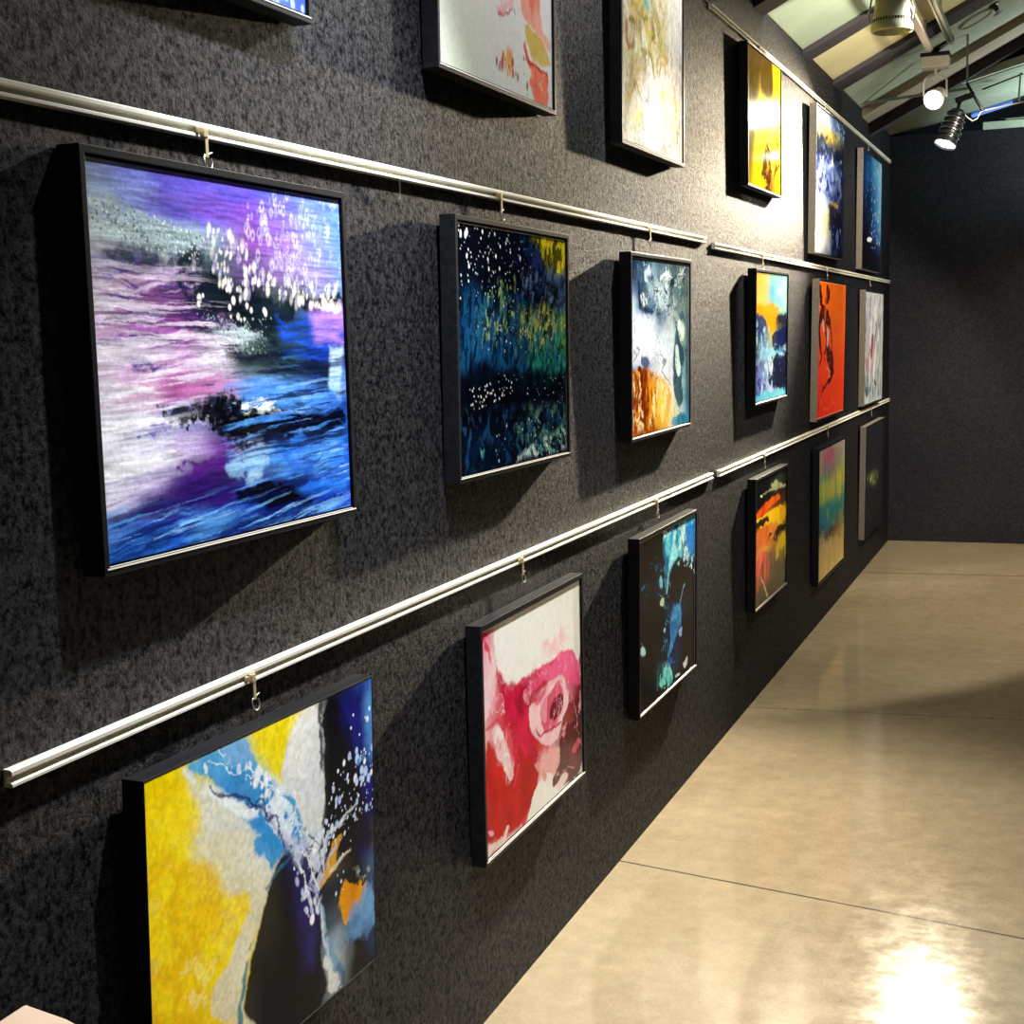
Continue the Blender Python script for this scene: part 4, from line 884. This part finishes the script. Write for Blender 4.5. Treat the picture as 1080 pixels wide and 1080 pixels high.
def art_B5(p):
    p.grid(['988878 a06c70 908078 989088 9c9488', 'a08c78 a05c6c 986c74 8c8478 989080', '988870 8c6870 8c6870 808070 98a060', '688c70 7c8468 887c60 a09c48 a8a048', '889840 98a048 a0a048 a09848 a8a048', '809848 889c50 989848 589058 609058', '306c70 3c7468 407c6c 307468 2c7060', '285c74 306870 2c6c70 306c68 386c60', '284c64 34606c 446c6c 485c58 685c48', '786850 504c44 403c38 806848 90784c', '9c8450 a08850 98804c a08850 a48c54', 'a08850 a88c50 a88c50 a88c54 a89058', 'a88c4c b09450 ac9050 b09454 b0965c', 'a88c48 b09850 b09850 b49c58 b49c5c'], .05, 5, (2, .6))
    p.poly(['a8406c', 'b85880', '904060'], [(319,25),(407,-2),(563,39),(566,102),(444,138),(352,90)], .03, .06, 6, .8)
    p.strk(['3c7c80', '286068', '80a868'], [(-19,107),(961,200),(955,688),(0,575)], 22, 3, 0, .55, .08, .05, .6)
    p.strk(['c8b830', 'a8a83c'], [(-13,238),(965,266),(977,479),(-8,382)], 20, 3, 0, .5, .1, .05, .6)
    p.dots(['28201c', '383030', '705838'], [(0,575),(955,688),(961,809),(3,635)], 70, .005, .014, 1.4, 0, .85, .5)
    p.strk(['88703c', 'c0a868'], [(2,623),(994,775),(973,1025),(-11,994)], 24, 3, 0, .58, .06, .03, .6)
    p.grain(.12, 60, 25)
def art_B6(p):
    p.grid(['1a1a20 1a1a20 1c1c22', '1a1a20 1e1e22 1c1c22', '1c1c20 202220 1c1c22', '1c1c20 1e1e20 1c1c22', '18181e 1a1a1e 1a1a20'], .03, 4)
    p.dots(['6c7048', '8c8c58', '404830'], [(57,406),(798,475),(723,618),(109,514)], 60, .006, .02, 1, 0, .8, .6)
    p.strk(['788050', '505838'], [(59,420),(613,450),(541,592),(108,499)], 14, 8, .3, .55, .08, .05, .8)
    p.poly(['a0a070', '707048'], [(227,458),(398,481),(405,542),(233,517)], .02, .05, 10, .7)
    p.grain(.1, 40, 40)
def art_T2(p):
    p.grid(['d4d8d0 d8dcd8 d8d8d4 d8d8d8 d8d4d0 d8d0c8', 'd0d4cc d4d8d0 d8d8d4 dcdcdc dcd8d4 d8d4d0', 'ccd0c8 d4d4cc d4d4d0 d8d8d8 d8d8d8 dcdce0', 'd0d8cc ccd0c4 d0d0cc d4d4d4 d8dcd8 dce0e4', 'd4dccc d0d4c8 d0d4d0 d4d4d0 d0d8d4 d8dcdc'], .05, 3)
    p.poly(['e0a0a8', 'd87888', 'e8b8b8'], [(443,655),(582,618),(620,643),(593,668),(541,681),(491,688),(479,668)], .02, .05, 10, .8, brk=.4, bf=16)
    p.line('b04858', [(478,700),(554,681),(607,653),(632,664)], .006, .006, .03, 14, .85, brk=.3)
    p.poly(['e8a898', 'e08068', 'e8b8a8'], [(693,409),(874,355),(882,600),(908,681),(982,708),(988,738),(936,756),(836,692),(740,661),(687,626)], .012, .03, 9, .85)
    p.strk('e06850', [(718,462),(858,421),(895,659),(966,724),(794,677)], 10, 4, .2, .52, .08, .02, .7)
    p.poly(['d0b050', 'c8a848', 'd8c070'], [(713,655),(808,686),(907,725),(987,789),(987,805),(861,829),(804,823),(750,774)], .012, .02, 9, .92)
    p.poly(['e06048', 'e87860', 'd84838'], [(723,774),(743,769),(762,826),(832,848),(963,845),(954,923),(952,1000),(885,1006),(799,1003),(794,955),(766,929),(789,869),(741,843)], .01, .03, 12, .95, cf=8)
    p.line('b03020', [(723,777),(748,835),(818,851),(948,848)], .007, .006, .02, 14, .85)
    p.poly(['e0b070', 'e8a890'], [(867,897),(903,889),(902,921),(866,928)], .012, .04, 12, .7)
    p.dots(['c07848', 'd8a060', 'a84838'], [(485,875),(588,841),(624,940),(559,941),(509,917)], 14, .008, .024, 1.8, .2, .9, .5)
    p.dots(['9c3030', '803028'], [(437,846),(751,755),(758,999),(716,1000),(611,943),(432,991)], 16, .004, .014, 1.8, .1, .85, .4)
    p.strk('c8d4b8', [(-11,907),(270,867),(359,1017),(-5,1016)], 4, 4, 0, .55, .12, .1, .5)
    p.poly(['e88878', 'd86058'], [(300, 100), (420, 60), (520, 200), (420, 330), (330, 260)], .02, .06, 10, .7, brk=.35)
    p.vein(['c85040', 'f0b0a0'], [(705,466),(887,413),(981,720),(808,693),(714,619)], 6, 4, .25, .035, .7, .02)
    p.vein(['b83828', 'f0a890'], [(749,817),(956,847),(952,1000),(799,1003)], 6, 5, .25, .04, .75, .02)
    p.c *= .92
    p.grain(.06, 60, 60)
def art_T3(p):
    p.grid(['c8ccb8 c8b878 78a8a0 c8c8a8 c0c0bc c0c0c0', 'c8ccb8 c0b890 88a8a0 c0b888 c0c0b8 c4c4c4', 'c8c8b0 c0a878 c0b878 c0b070 c0c0b8 c4c4c4', 'ccccb8 c8b888 c8b870 b8b068 c4c4bc c4c4c4', 'd0ccb8 ccc898 c8c4b0 b8b088 c4c0b8 c8c4c0', 'd0ccb8 ccc498 c8c4bc c0b8a0 c8a898 c8c4bc', 'd4d0c0 c8b888 c4c4c4 c8c4c4 c8b870 ccc8c0', 'd4d0c4 ccc8b8 c8c8cc ccc8c8 d0c090 ccc8c4', 'd4d0c4 d0c8b0 ccccd0 d0ccd0 d0ccc0 ccc4bc', 'd8d4c8 d4d0c8 d0d0d0 d0ccd0 d4d0c8 ccc4b8'], .08, 5)
    p.poly(['4898a0', '80b8b8'], [(334,-79),(455,-115),(451,217),(396,258),(317,215)], .03, .05, 8, .75)
    p.line(['a87030', '985828', 'b89050'], [(135,340),(73,382),(59,455),(108,502),(171,474),(210,403),(199,343),(135,340)], .016, .012, .03, 9, .85)
    p.line('8c4420', [(123,352),(85,414),(96,482)], .006, .006, .03, 14, .7)
    p.line(['988c38', 'b0a050', '706820'], [(149,240),(264,282),(342,290),(451,273),(492,319),(449,403),(394,462),(300,473)], .014, .012, .04, 9, .8)
    p.line(['a09838', '7c7828'], [(342,290),(289,366),(301,464),(408,459),(462,465),(489,544)], .012, .012, .04, 9, .8)
    p.line('706838', [(492,291),(519,331),(477,369)], .014, .01, .03, 9, .75)
    p.line(['988c40', '807838'], [(603,444),(546,504),(574,555),(617,499),(589,457)], .01, .01, .03, 9, .8)
    p.line('706040', [(421,465),(476,509),(489,591)], .007, .008, .03, 9, .7)
    p.line(['806838', '988850'], [(142,767),(181,688),(207,656),(271,716),(310,746)], .007, .008, .03, 9, .75)
    p.poly(['d8c040', 'd0b838'], [(42,758),(130,724),(142,785),(66,812)], .03, .04, 8, .8)
    p.poly(['d8c458', 'd8cc80'], [(192,821),(337,778),(336,833),(204,874)], .03, .04, 8, .8)
    p.poly(['c8a830', 'd8c050'], [(602,617),(764,566),(764,664),(645,724)], .04, .05, 8, .75)
    p.line('b04838', [(734,572),(780,514),(810,538)], .008, .008, .02, 9, .75)
    p.poly(['d8c878', 'd0b850'], [(195,568),(313,534),(286,604),(208,619)], .03, .05, 8, .6)
    p.strk(['8c8468', 'a89c70'], [(111,320),(827,123),(825,574),(104,747)], 10, 6, .4, .62, .05, .05, .5)
    p.vein(['a87c40', '8c8450', 'b09858'], [(13,327),(708,115),(795,541),(105,711)], 4, 4, .35, .03, .75, .08)
    p.vein(['988860', '8c7c68'], ALL, 4, 3, .35, .016, .6)
    p.strk(['8c8870', 'a49c88'], ALL, 14, 6, .3, .6, .06, .05, .45)
    p.strk(['dcdce0', 'd8d4d0'], ALL, 16, 6, -.3, .6, .06, .05, .5)
    p.c = np.clip(p.c, 0, 1) ** 1.25 * .56
    p.grain(.25, 70, 40)
def art_T4(p):
    p.grid(['e8b818 e8b810 e8b010 e8a810', 'f0c010 e8b810 e8b408 e8b008', 'f0c408 e8bc08 e8b808 e8b408', 'f0d008 f0cc08 ecc408 ecc008', 'f0d808 f0d808 f0d008 f0d008', 'f0dc18 f0e030 f0e440 f0e040', 'f0d808 f0d820 f0e030 f0dc30', 'f0d408 f0d408 e8cc28 e8c830', 'f0d008 f0cc08 c0a030 d8b828', 'e8cc08 d0b010 806020 d8b818', 'e8c408 e0b808 704c14 e0b010'], .04, 5)
    p.poly(['301008', '501c08', '200808'], [(492,714),(607,614),(665,663),(724,698),(664,806),(722,857),(662,993),(603,998),(490,911),(377,937),(434,819)], .012, .05, 12, .92, brk=.3)
    p.poly(['401808', '602c0c'], [(875,577),(949,552),(949,611),(863,651)], .012, .04, 12, .85, brk=.3)
    p.poly(['381408', '703808'], [(783,792),(998,722),(967,785),(812,861),(764,939)], .012, .05, 12, .85, brk=.35)
    p.poly('241008', [(349,1002),(692,961),(751,1006),(460,1012)], .012, .05, 12, .9, brk=.3)
    p.line('684010', [(394,921),(463,787),(521,598)], .006, .006, .03, 12, .8)
    p.strk(['d8a008', 'c89008'], ALL, 9, 12, .4, .6, .06, .05, .5)
    p.grain(.08, 40, 40)
def art_T5(p):
    p.grid(['d8dcd8 a8b8d0 506898 304880', 'd8d8d0 c8ccc8 607cac 203868', 'e0d8b0 d8cc90 90905c 607088', '384858 303848 707058 101c40', '101830 607090 384870 0c1434', '283470 2c3c80 384c98 141c50', '2c3c88 7c90d0 5c78c0 1c2868', '3440a0 283078 2c3c88 141a48', '384898 98a8d8 7088c8 242c78', '6878b0 5868b0 2c3880 181c50', 'd0d8e0 a8b4d0 485898 201c48', 'e0e4e0 d8d8c8 403848 141830', 'e4e4d8 e0dca8 181830 101838', 'e8e8e0 e4e0b0 404878 141c44', 'ececec e8e8d8 182054 202c68', 'ececec e0e4e8 404c88 0c1030', 'ececec a0a8c0 141838 0a0c24'], .06, 6)
    p.strk(['c8a828', 'e0c860'], [(232,147),(833,85),(805,171),(301,214)], 16, 14, .6, .55, .07, .03, .85)
    p.poly(['0c1228', '182040'], [(57,286),(365,218),(565,230),(915,184),(926,307),(573,323),(305,278),(91,331)], .02, .06, 12, .85, brk=.3)
    p.strk(['e0e8f8', 'b8c8f0'], [(31,339),(568,257),(923,280),(442,365),(35,401)], 14, 14, .5, .58, .06, .02, .9)
    p.strk(['a8c0f0', '7090d8'], [(36,414),(930,362),(950,584),(50,614)], 8, 14, .5, .55, .08, .03, .85)
    p.strk('141850', [(39,464),(935,417),(950,584),(48,589)], 7, 12, .5, .58, .06, .03, .9)
    p.poly(['d0b840', 'c8a020', 'd8d080'], [(496,624),(841,593),(809,638),(703,647),(730,713),(674,717),(633,646)], .01, .03, 12, .9, brk=.25)
    p.poly(['100c20', '181c3c'], [(432,657),(597,629),(811,665),(923,698),(913,1008),(522,958),(614,831),(442,789),(503,717)], .02, .05, 10, .9, brk=.25)
    p.strk(['607cc8', '98b0e8'], [(442,789),(925,726),(945,950),(522,958)], 18, 14, .5, .62, .05, .02, .85)
    p.c *= .72
    p.dots(['c8d8f0', '80a0d0'], [(223,21),(1009,-10),(982,105),(765,122)], 60, .005, .014, 1.4, .5, .85, .5)
    p.grain(.08, 40, 40)
def art_T6(p):
    p.grid(['0c2444 143c68 60a0c8 a8c8d0', '0c2040 184880 58a0d0 a0c4d0', '0c1c3c 1c4c88 4890c8 90bccc', '0c1834 183c70 3878b0 88b8cc', '0c142c 142c58 3070a8 80b4cc', '0c1024 10203c 2c609c 70a8c8', '0c0c1c 0e1630 28508c 6098c0', '0c0c18 0c1024 203c70 4078a8', '0a0a14 0c0e1c 141c3c 20385c', '0a0a12 0a0a14 0c0e1c 0e1420', '0a0a12 0a0a12 0a0c14 0c0e18'], .06, 5)
    p.dots(['c8e0f0', '80b8e0', '5090d0', 'e8f4f8'], [(415,28),(1126,-100),(1207,620),(1006,790),(395,809)], 170, .005, .016, 1.2, 0, .9, .4)
    p.dots(['3060a0', '80a8d0'], [(46,77),(710,-11),(793,785),(180,535)], 60, .004, .010, 1.2, 0, .8, .4)
    p.poly('f0f0e8', [(245,738),(386,715),(563,719),(487,751),(314,765)], .008, .01, 12, 1)
    p.grain(.08, 40, 40)
def art_T1(p):
    p.grid(['304888 2c3c98 4858b8 303880', '2c3c88 3c50b0 283090 5060b8', '283078 303c98 203078 485cc0', '202868 2c3890 4860b8 283898', '1c2460 283488 5c74c8 304098'], .06, 5)
    p.strk(['a8b8e8', 'd0d8f4'], ALL, 6, 14, .3, .62, .06, .05, .8)
    p.strk(['141840', '101430'], ALL, 5, 12, -.2, .62, .06, .05, .8)
    p.dots(['c8d4f4', '8098d8'], [(600, 600), (1000, 600), (1000, 1000), (600, 1000)], 60, .005, .016, 1.3, .2, .85, .5)
    p.grain(.1, 40, 40)

PICTURES = [
    ('P1', (1.5158, 1.8063, 0.7122, 0.5597, -0.0027, -0.0064), art_P1, 0.0115, (420, 420), 'large purple, white and blue water painting, nearest one in the middle row'),
    ('P2', (2.685, 1.7976, 0.703, 0.5524, 0.0123, -0.0061), art_P2, 0.0115, (260, 340), 'dark teal night forest painting with white specks and a yellow corner, in a black frame'),
    ('P3', (3.9241, 1.7791, 0.6894, 0.5446, 0.0148, 0.0025), art_P3, 0.0115, (200, 300), 'grey and white marbled painting with an amber lower left, in a black frame'),
    ('P4', (5.6455, 1.7894, 0.6944, 0.5476, 0.0181, 0.0038), art_P4, 0.0115, (150, 240), 'small sunset over blue stream painting with yellow sky, in a black frame'),
    ('P5', (7.1299, 1.7858, 0.9165, 0.7067, 0.0205, -0.0032), art_P5, 0.006, (130, 240), 'orange red painting with a black twisting figure, hung from the middle rail'),
    ('P6', (8.8675, 1.7641, 0.916, 0.7081, 0.0113, -0.005), art_P6, 0.006, (110, 220), 'pale grey painting with dark and pink streaks, last of the middle row before the corner'),
    ('B1', (1.5489, 0.9544, 0.6853, 0.5358, 0.0173, -0.0203), art_B1, 0.003, (420, 460), 'yellow painting with a blue and white stream and a black wedge, lowest at the left'),
    ('B2', (2.7592, 0.9316, 0.6904, 0.5418, 0.0074, 0.0029), art_B2, 0.0115, (260, 420), 'white painting with a crimson rose-like swirl, below the low rail'),
    ('B3', (3.9556, 0.9501, 0.6965, 0.5467, 0.0172, 0.0047), art_B3, 0.0115, (200, 320), 'black painting with a bright blue and turquoise splash below the low rail'),
    ('B4', (5.6209, 0.9493, 0.6983, 0.5479, 0.0135, -0.0014), art_B4, 0.0115, (150, 240), 'black painting with yellow, orange and red flame shapes below the low rail'),
    ('B5', (7.1684, 0.9421, 0.9086, 0.7037, 0.0093, -0.0026), art_B5, 0.0115, (130, 240), 'soft rainbow painting fading from pink through teal to sand, low on the wall'),
    ('B6', (8.8823, 0.9351, 0.9264, 0.7032, 0.0158, 0.002), art_B6, 0.006, (110, 200), 'nearly black painting with a faint greenish burst, lowest one beside the far corner'),
    ('T1', (1.4503, 2.6117, 0.69, 0.543, 0.012, 0.0), art_T1, 0.0115, (300, 300), 'blue painting cut off at the top edge, only its lower right corner showing'),
    ('T2', (2.6464, 2.6225, 0.6939, 0.5434, 0.0121, -0.0056), art_T2, 0.0115, (280, 460), 'white painting with coral and ochre splashes at its right side, in the top row'),
    ('T3', (3.8844, 2.6182, 0.6868, 0.5437, 0.012, -0.0016), art_T3, 0.0115, (200, 460), 'pale painting with ochre loops and yellow stains, in the top row'),
    ('T4', (5.549, 2.6463, 0.6842, 0.5422, 0.004, 0.0053), art_T4, 0.006, (150, 280), 'bright yellow painting with dark brown strokes and a lamp glare, in the top row'),
    ('T5', (7.0797, 2.6249, 0.9162, 0.7152, 0.0165, 0.0044), art_T5, 0.005, (130, 280), 'white, navy and gold wave painting directly above the orange red painting'),
    ('T6', (8.744, 2.5945, 0.915, 0.7066, 0.013, 0.0003), art_T6, 0.006, (110, 240), 'dark blue painting with a pale speckled right edge, top one beside the far corner'),
]
for key, g, art, lip, res, label in PICTURES:
    picture(key, g, art, lip, res, label, 'framed paintings on the black wall')
CAM = (1495.41, 0.37714, -0.12375, -0.02809, 1.21592, 1.55)
# ------------------------------------------------------------------ plinth at the lower left
pl = empty('plinth', (.24, 1.0, 0), (0, 0, 0))
tag(pl, 'beige plinth whose top corner shows at the lower left below the yellow painting', 'plinth')
def plinth_top():
    b = MB()
    z0, z1 = .70, .75
    pts = PLINTH
    A = [b.bm.verts.new((x, y, z0)) for x, y in pts]; B = [b.bm.verts.new((x, y, z1)) for x, y in pts]
    n = len(pts)
    for k in range(n): b.bm.faces.new((A[k], A[(k + 1) % n], B[(k + 1) % n], B[k]))
    b.bm.faces.new(A[::-1]); b.bm.faces.new(B)
    return b
cx, cy = .24, 1.0
PLINTH = [(x - cx, y - cy) for x, y in ((.03, 1.318), (.105, 1.303), (.125, 1.296), (.14, 1.28), (.145, 1.26), (.12, .75), (.03, .75))]
plinth_top().build('top', M['plinth'], pl, bevel=.004)
b = MB(); b.box(.045 - cx, .11 - cx, .78 - cy, 1.26 - cy, 0, .70); b.build('body', M['side'], pl)

# ------------------------------------------------------------------ lighting track and lamps
TX, TZ = .574, 3.062
tr = empty('lighting_track', (TX, 5.2, TZ)); tag(tr, 'grey lighting track hung along the ceiling and ending at the lit spotlight', 'track')
b = MB(); b.extr([(-.016, .02), (-.016, -.016), (-.007, -.016), (-.007, -.006), (.007, -.006), (.007, -.016), (.016, -.016), (.016, .02)], 0, 3.0); b.build('channel', M['grey'], tr)
b = MB(); b.box(-.019, .019, 2.995, 3.03, -.02, .022); b.build('end_cap', M['chrome'], tr, bevel=.003)
for yy in (.6, 2.4):
    b = MB(); b.tube([(0, yy, .02), (0, yy, slope(TX) - TZ)], .005, 8); b.build('hanger', M['grey'], tr, smooth=True)
br = empty('conduit_bar', (.48, 6.3, 2.998)); tag(br, 'pale flat conduit bar beside the lighting track, behind the bell lamp', 'conduit')
b = MB(); b.box(-.019, .019, 0, 1.75, -.008, .012); b.build('bar', M['pinkgrey'], br, bevel=.003)
for yy in (.3, 1.5):
    b = MB(); b.box(-.006, .006, yy - .006, yy + .006, .012, slope(.48) - 2.998); b.build('hanger', M['grey'], br)

def frame_axes(w):
    w = Vector(w).normalized(); s_ = w.cross(Vector((0, 0, 1))).normalized(); return w, s_, s_.cross(w)
# lit spotlight facing back along the wall
LP = Vector((.493, 8.2, 2.755)); AIM_A = Vector((.0, 5.6, 1.6))
wd, sx, up = frame_axes(AIM_A - LP)
sp = empty('track_spotlight', (.50, 8.2, 2.95)); tag(sp, 'lit track spotlight in a white yoke, its bulb glaring straight at the viewer', 'spotlight')
O = Vector((.50, 8.2, 2.95))
b = MB(); b.box(-.072, .072, -.05, .06, -.034, .026); b.build('transformer_box', M['whitemetal'], sp, bevel=.004)
b = MB(); b.box(-.076, .076, -.054, .064, .0265, .046); b.build('box_lid', M['blackmetal'], sp, bevel=.003)
b = MB(); b.tube([(-.01, 0, .046), (.0, .0, .066), (.074, .02, .112)], [.018, .017, .011], 12); b.build('arm', M['blackmetal'], sp, smooth=True)
H = LP - O
head_c = H + wd * -.02
ypts = []
top = Vector((.0, .0, -.034))
for i in range(13):
    a = math.pi * i / 12
    ypts.append(head_c + sx * (-.062 * math.cos(a)) + Vector((0, 0, .085 + .045 * math.sin(a))))
ypts = [head_c - sx * .062] + ypts + [head_c + sx * .062]
b = MB(); b.tube(ypts, .0055, 8); b.build('yoke', M['whitemetal'], sp, smooth=True)
b = MB(); b.tube([top, (0, 0, -.075)], .008, 10); b.build('stem', M['whitemetal'], sp, smooth=True)
b = MB(); b.lathe([(0, -.13), (.028, -.128), (.034, -.12), (.036, -.06), (.05, -.03), (.054, .0), (.054, .012), (.050, .012), (.047, -.004), (.03, -.03), (0, -.032)], H, wd, 32); b.build('lamp_head', M['whitemetal'], sp, smooth=True)
b = MB(); b.lathe([(0, .003), (.028, .001), (.042, -.004), (.044, -.008), (0, -.012)], H, wd, 32); b.build('bulb', M['bulb'], sp, smooth=True)
# black ribbed can
cn = empty('can_spotlight', (.65, 8.7, 2.84)); tag(cn, 'black ribbed can spotlight pointing down, behind the lit white spotlight', 'spotlight')
O2 = Vector((.65, 8.7, 2.84)); T = Vector((.578, 8.72, 2.745)) - O2; wd2 = Vector((-.34, -.38, -1)).normalized()
prof = [(0, -.012), (.04, -.010), (.046, 0)]
for i in range(5):
    h0 = .01 + i * .036
    r = .050 + i * .0022
    prof += [(r, h0), (r + .006, h0 + .003), (r + .006, h0 + .008), (r, h0 + .011), (r, h0 + .030)]
prof += [(.066, .196), (.066, .205), (.061, .205), (.056, .185), (0, .182)]
b = MB(); b.lathe(prof, T, wd2, 36); b.build('can', M['blackmetal'], cn, smooth=True)
b = MB()
for i in (1, 2, 3):
    h0 = .01 + i * .036; r = .0566 + i * .0022
    b.lathe([(r, h0 + .0035), (r + .0015, h0 + .0035), (r + .0015, h0 + .0075), (r, h0 + .0075)], T, wd2, 36, True)
b.build('lit_fin_edges', M['chrome'], cn, smooth=True)  # bright rings stand in for light caught on the fin edges
b = MB(); b.lathe([(0, .199), (.03, .198), (.0555, .193), (.0555, .188), (0, .187)], T, wd2, 32); b.build('lens', M['canlens'], cn, smooth=True)
b = MB(); b.tube([T + wd2 * .02, (-.055, .01, -.02), (-.02, 0, .0)], .011, 10); b.build('neck', M['blackmetal'], cn, smooth=True)
b = MB(); b.obox((-.03, 0, -.015), Vector((.96, 0, .27)), (0, 1, 0), Vector((-.27, 0, .96)), .11, .05, .028); b.build('mount', M['blackmetal'], cn, bevel=.004)
b = MB(); b.tube([(-.02, .0, .062), (.028, .0, -.03), (.072, 0, -.105)], .0085, 8); b.build('arm', M['blackmetal'], cn, smooth=True)
b = MB(); b.tube([T + wd2 * .01 + Vector((.04, 0, 0)), (-.026, -.01, -.118), (.012, -.02, -.152), (.038, -.02, -.14), (.055, -.01, -.105), (.078, 0, -.095), (.3, .02, -.06)], .0042, 8); b.build('cable', M['whitemetal'], cn, smooth=True)
b = MB(); b.tube([(-.02, 0, .06), (-.02, 0, slope(.63) - 2.84)], .006, 8); b.build('hanger', M['grey'], cn, smooth=True)
# bell lamp
bl = empty('bell_lamp', (.523, 6, 2.72)); tag(bl, 'grey green bell shaped lamp with a slotted rim', 'lamp')
b = MB(); b.lathe([(.03, .15), (.052, .145), (.064, .12), (.070, .06), (.075, .025), (.081, .012), (.083, .0), (.080, -.012), (.074, -.014), (.070, .0), (.064, .05), (.05, .12), (.03, .14)], (0, 0, 0), (0, 0, 1), 44, True); b.build('bell', M['palegreen'], bl, smooth=True)
b = MB()
for i in range(40):
    a = 2 * math.pi * i / 40; d = Vector((math.cos(a), math.sin(a), 0))
    b.obox(d * .0741 + Vector((0, 0, .029)), d, Vector((0, 0, 1)).cross(d), (0, 0, 1), .003, .005, .014)
b.build('slots', M['blackmetal'], bl)
for s in (-1, 1):
    b = MB(); b.tube([(s * .082, 0, .03), (s * .09, 0, .06), (s * .07, 0, .17), (s * .03, 0, .26)], .004, 8); b.build('bracket', M['chrome'], bl, smooth=True)
b = MB(); b.lathe([(.0, .30), (.035, .30), (.04, .26), (.04, .17), (.03, .15), (0, .15)], (0, 0, 0), (0, 0, 1), 24); b.build('socket', M['palegreen'], bl, smooth=True)
b = MB(); b.tube([(0, 0, .29), (0, 0, slope(.523) - 2.72)], .006, 8); b.build('stem', M['grey'], bl, smooth=True)
b = MB(); b.lathe([(0, .03), (.03, .04), (.045, .07), (.03, .12), (0, .13)], (0, 0, 0), (0, 0, 1), 24); b.build('bulb', M['pinkgrey'], bl, smooth=True)

# ------------------------------------------------------------------ light
def spot(name, loc, aim, watt, ang, blend=.6, r=.035, col=(1, .88, .70)):
    l = bpy.data.lights.new(name, 'SPOT'); l.energy = watt; l.spot_size = math.radians(ang); l.spot_blend = blend; l.shadow_soft_size = r; l.color = col
    o = bpy.data.objects.new(name, l); COL.objects.link(o); o.location = loc
    o.rotation_euler = (Vector(aim) - Vector(loc)).to_track_quat('-Z', 'Y').to_euler(); return o
spot('spot_lit_beam', LP + wd * .03, (0, 5.45, 1.3), 2600, 38, 1.0, .03, (1, .86, .64))
spot('spot_lit', LP + wd * .03, AIM_A, 300, 60, .8, .03, (1, .83, .58))
spot('spot_mid', (.62, 4.45, 3.03), (0, 4.0, -.1), 600, 68, 1.0, .03, (1, .95, .86))
spot('spot_near', (.62, 2.3, 3.08), (.0, 2.2, -.1), 600, 68, .9, .03, (.95, .97, 1))
spot('spot_mid_wide', (.62, 4.45, 3.03), (0, 3.3, 1.6), 110, 150, .5, .03, (1, .95, .86))
spot('spot_near_wide', (.62, 2.3, 3.08), (0, 2.9, 1.7), 50, 130, .5, .03, (.95, .97, 1))
spot('spot_end', (1.3, 6.1, 3.0), (0, 7.0, 1.8), 330, 92, .15, .03, (1, .92, .78))
spot('spot_corner_fill', (1.25, 8.0, 3.05), (0, 9.1, 1.4), 150, 66, .6, .03, (1, .92, .78))  # added fill out of view, brightens the paintings beside the corner
spot('spot_can', O2 + T + wd2 * .21, O2 + T + wd2 * 3, 8, 90, .7, .05, (.95, .97, 1))
for x, y, e in ((1.9, 2.2, 100), (1.9, 5.2, 100), (1.9, 9.0, 700)):
    spot('spot_aisle_fill', (x, y, 3.3), (1.3, y + .3, 0), e, 100, .9, .05, (1, .86, .64))  # added unseen fills: light the floor and bounce onto the ceiling
spot('spot_ceiling_fill', (1.5, 7.3, 2.5), (.35, 7.4, 3.1), 26, 130, .9, .06, (1, .95, .76))  # added fill out of view, aimed up to brighten the ceiling boards
spot('spot_ceiling_fill', (1.7, 10.0, 2.4), (.7, 10.0, 3.1), 110, 130, .9, .06, (.85, 1, .95))  # second added unseen fill, for the roof sheet and teal lining
W = bpy.data.worlds.new('world'); SC.world = W; W.use_nodes = True
W.node_tree.nodes['Background'].inputs['Color'].default_value = (.30, .36, .5, 1)
W.node_tree.nodes['Background'].inputs['Strength'].default_value = .05

# ------------------------------------------------------------------ camera
F, YAW, PIT, ROL, D, H_ = CAM
cy_, sy_ = math.cos(YAW), math.sin(YAW)
fwd = Vector((-sy_ * math.cos(PIT), cy_ * math.cos(PIT), math.sin(PIT))); rt = Vector((cy_, sy_, 0)); upv = rt.cross(fwd)
R_ = rt * math.cos(ROL) + upv * math.sin(ROL); U_ = -rt * math.sin(ROL) + upv * math.cos(ROL)
cd = bpy.data.cameras.new('camera'); cam = bpy.data.objects.new('camera', cd); COL.objects.link(cam)
cam.matrix_world = Matrix(((R_.x, U_.x, -fwd.x, D), (R_.y, U_.y, -fwd.y, 0), (R_.z, U_.z, -fwd.z, H_), (0, 0, 0, 1)))
cd.sensor_width = 36; cd.sensor_fit = 'HORIZONTAL'; cd.lens = 36 * F / 1080; cd.clip_start = .05; cd.clip_end = 100
SC.camera = cam
SC.view_settings.view_transform = 'Standard'; SC.view_settings.look = 'None'; SC.view_settings.exposure = 0; SC.view_settings.gamma = 1; SC.view_settings.use_curve_mapping = False
SC.cycles.max_bounces = 8
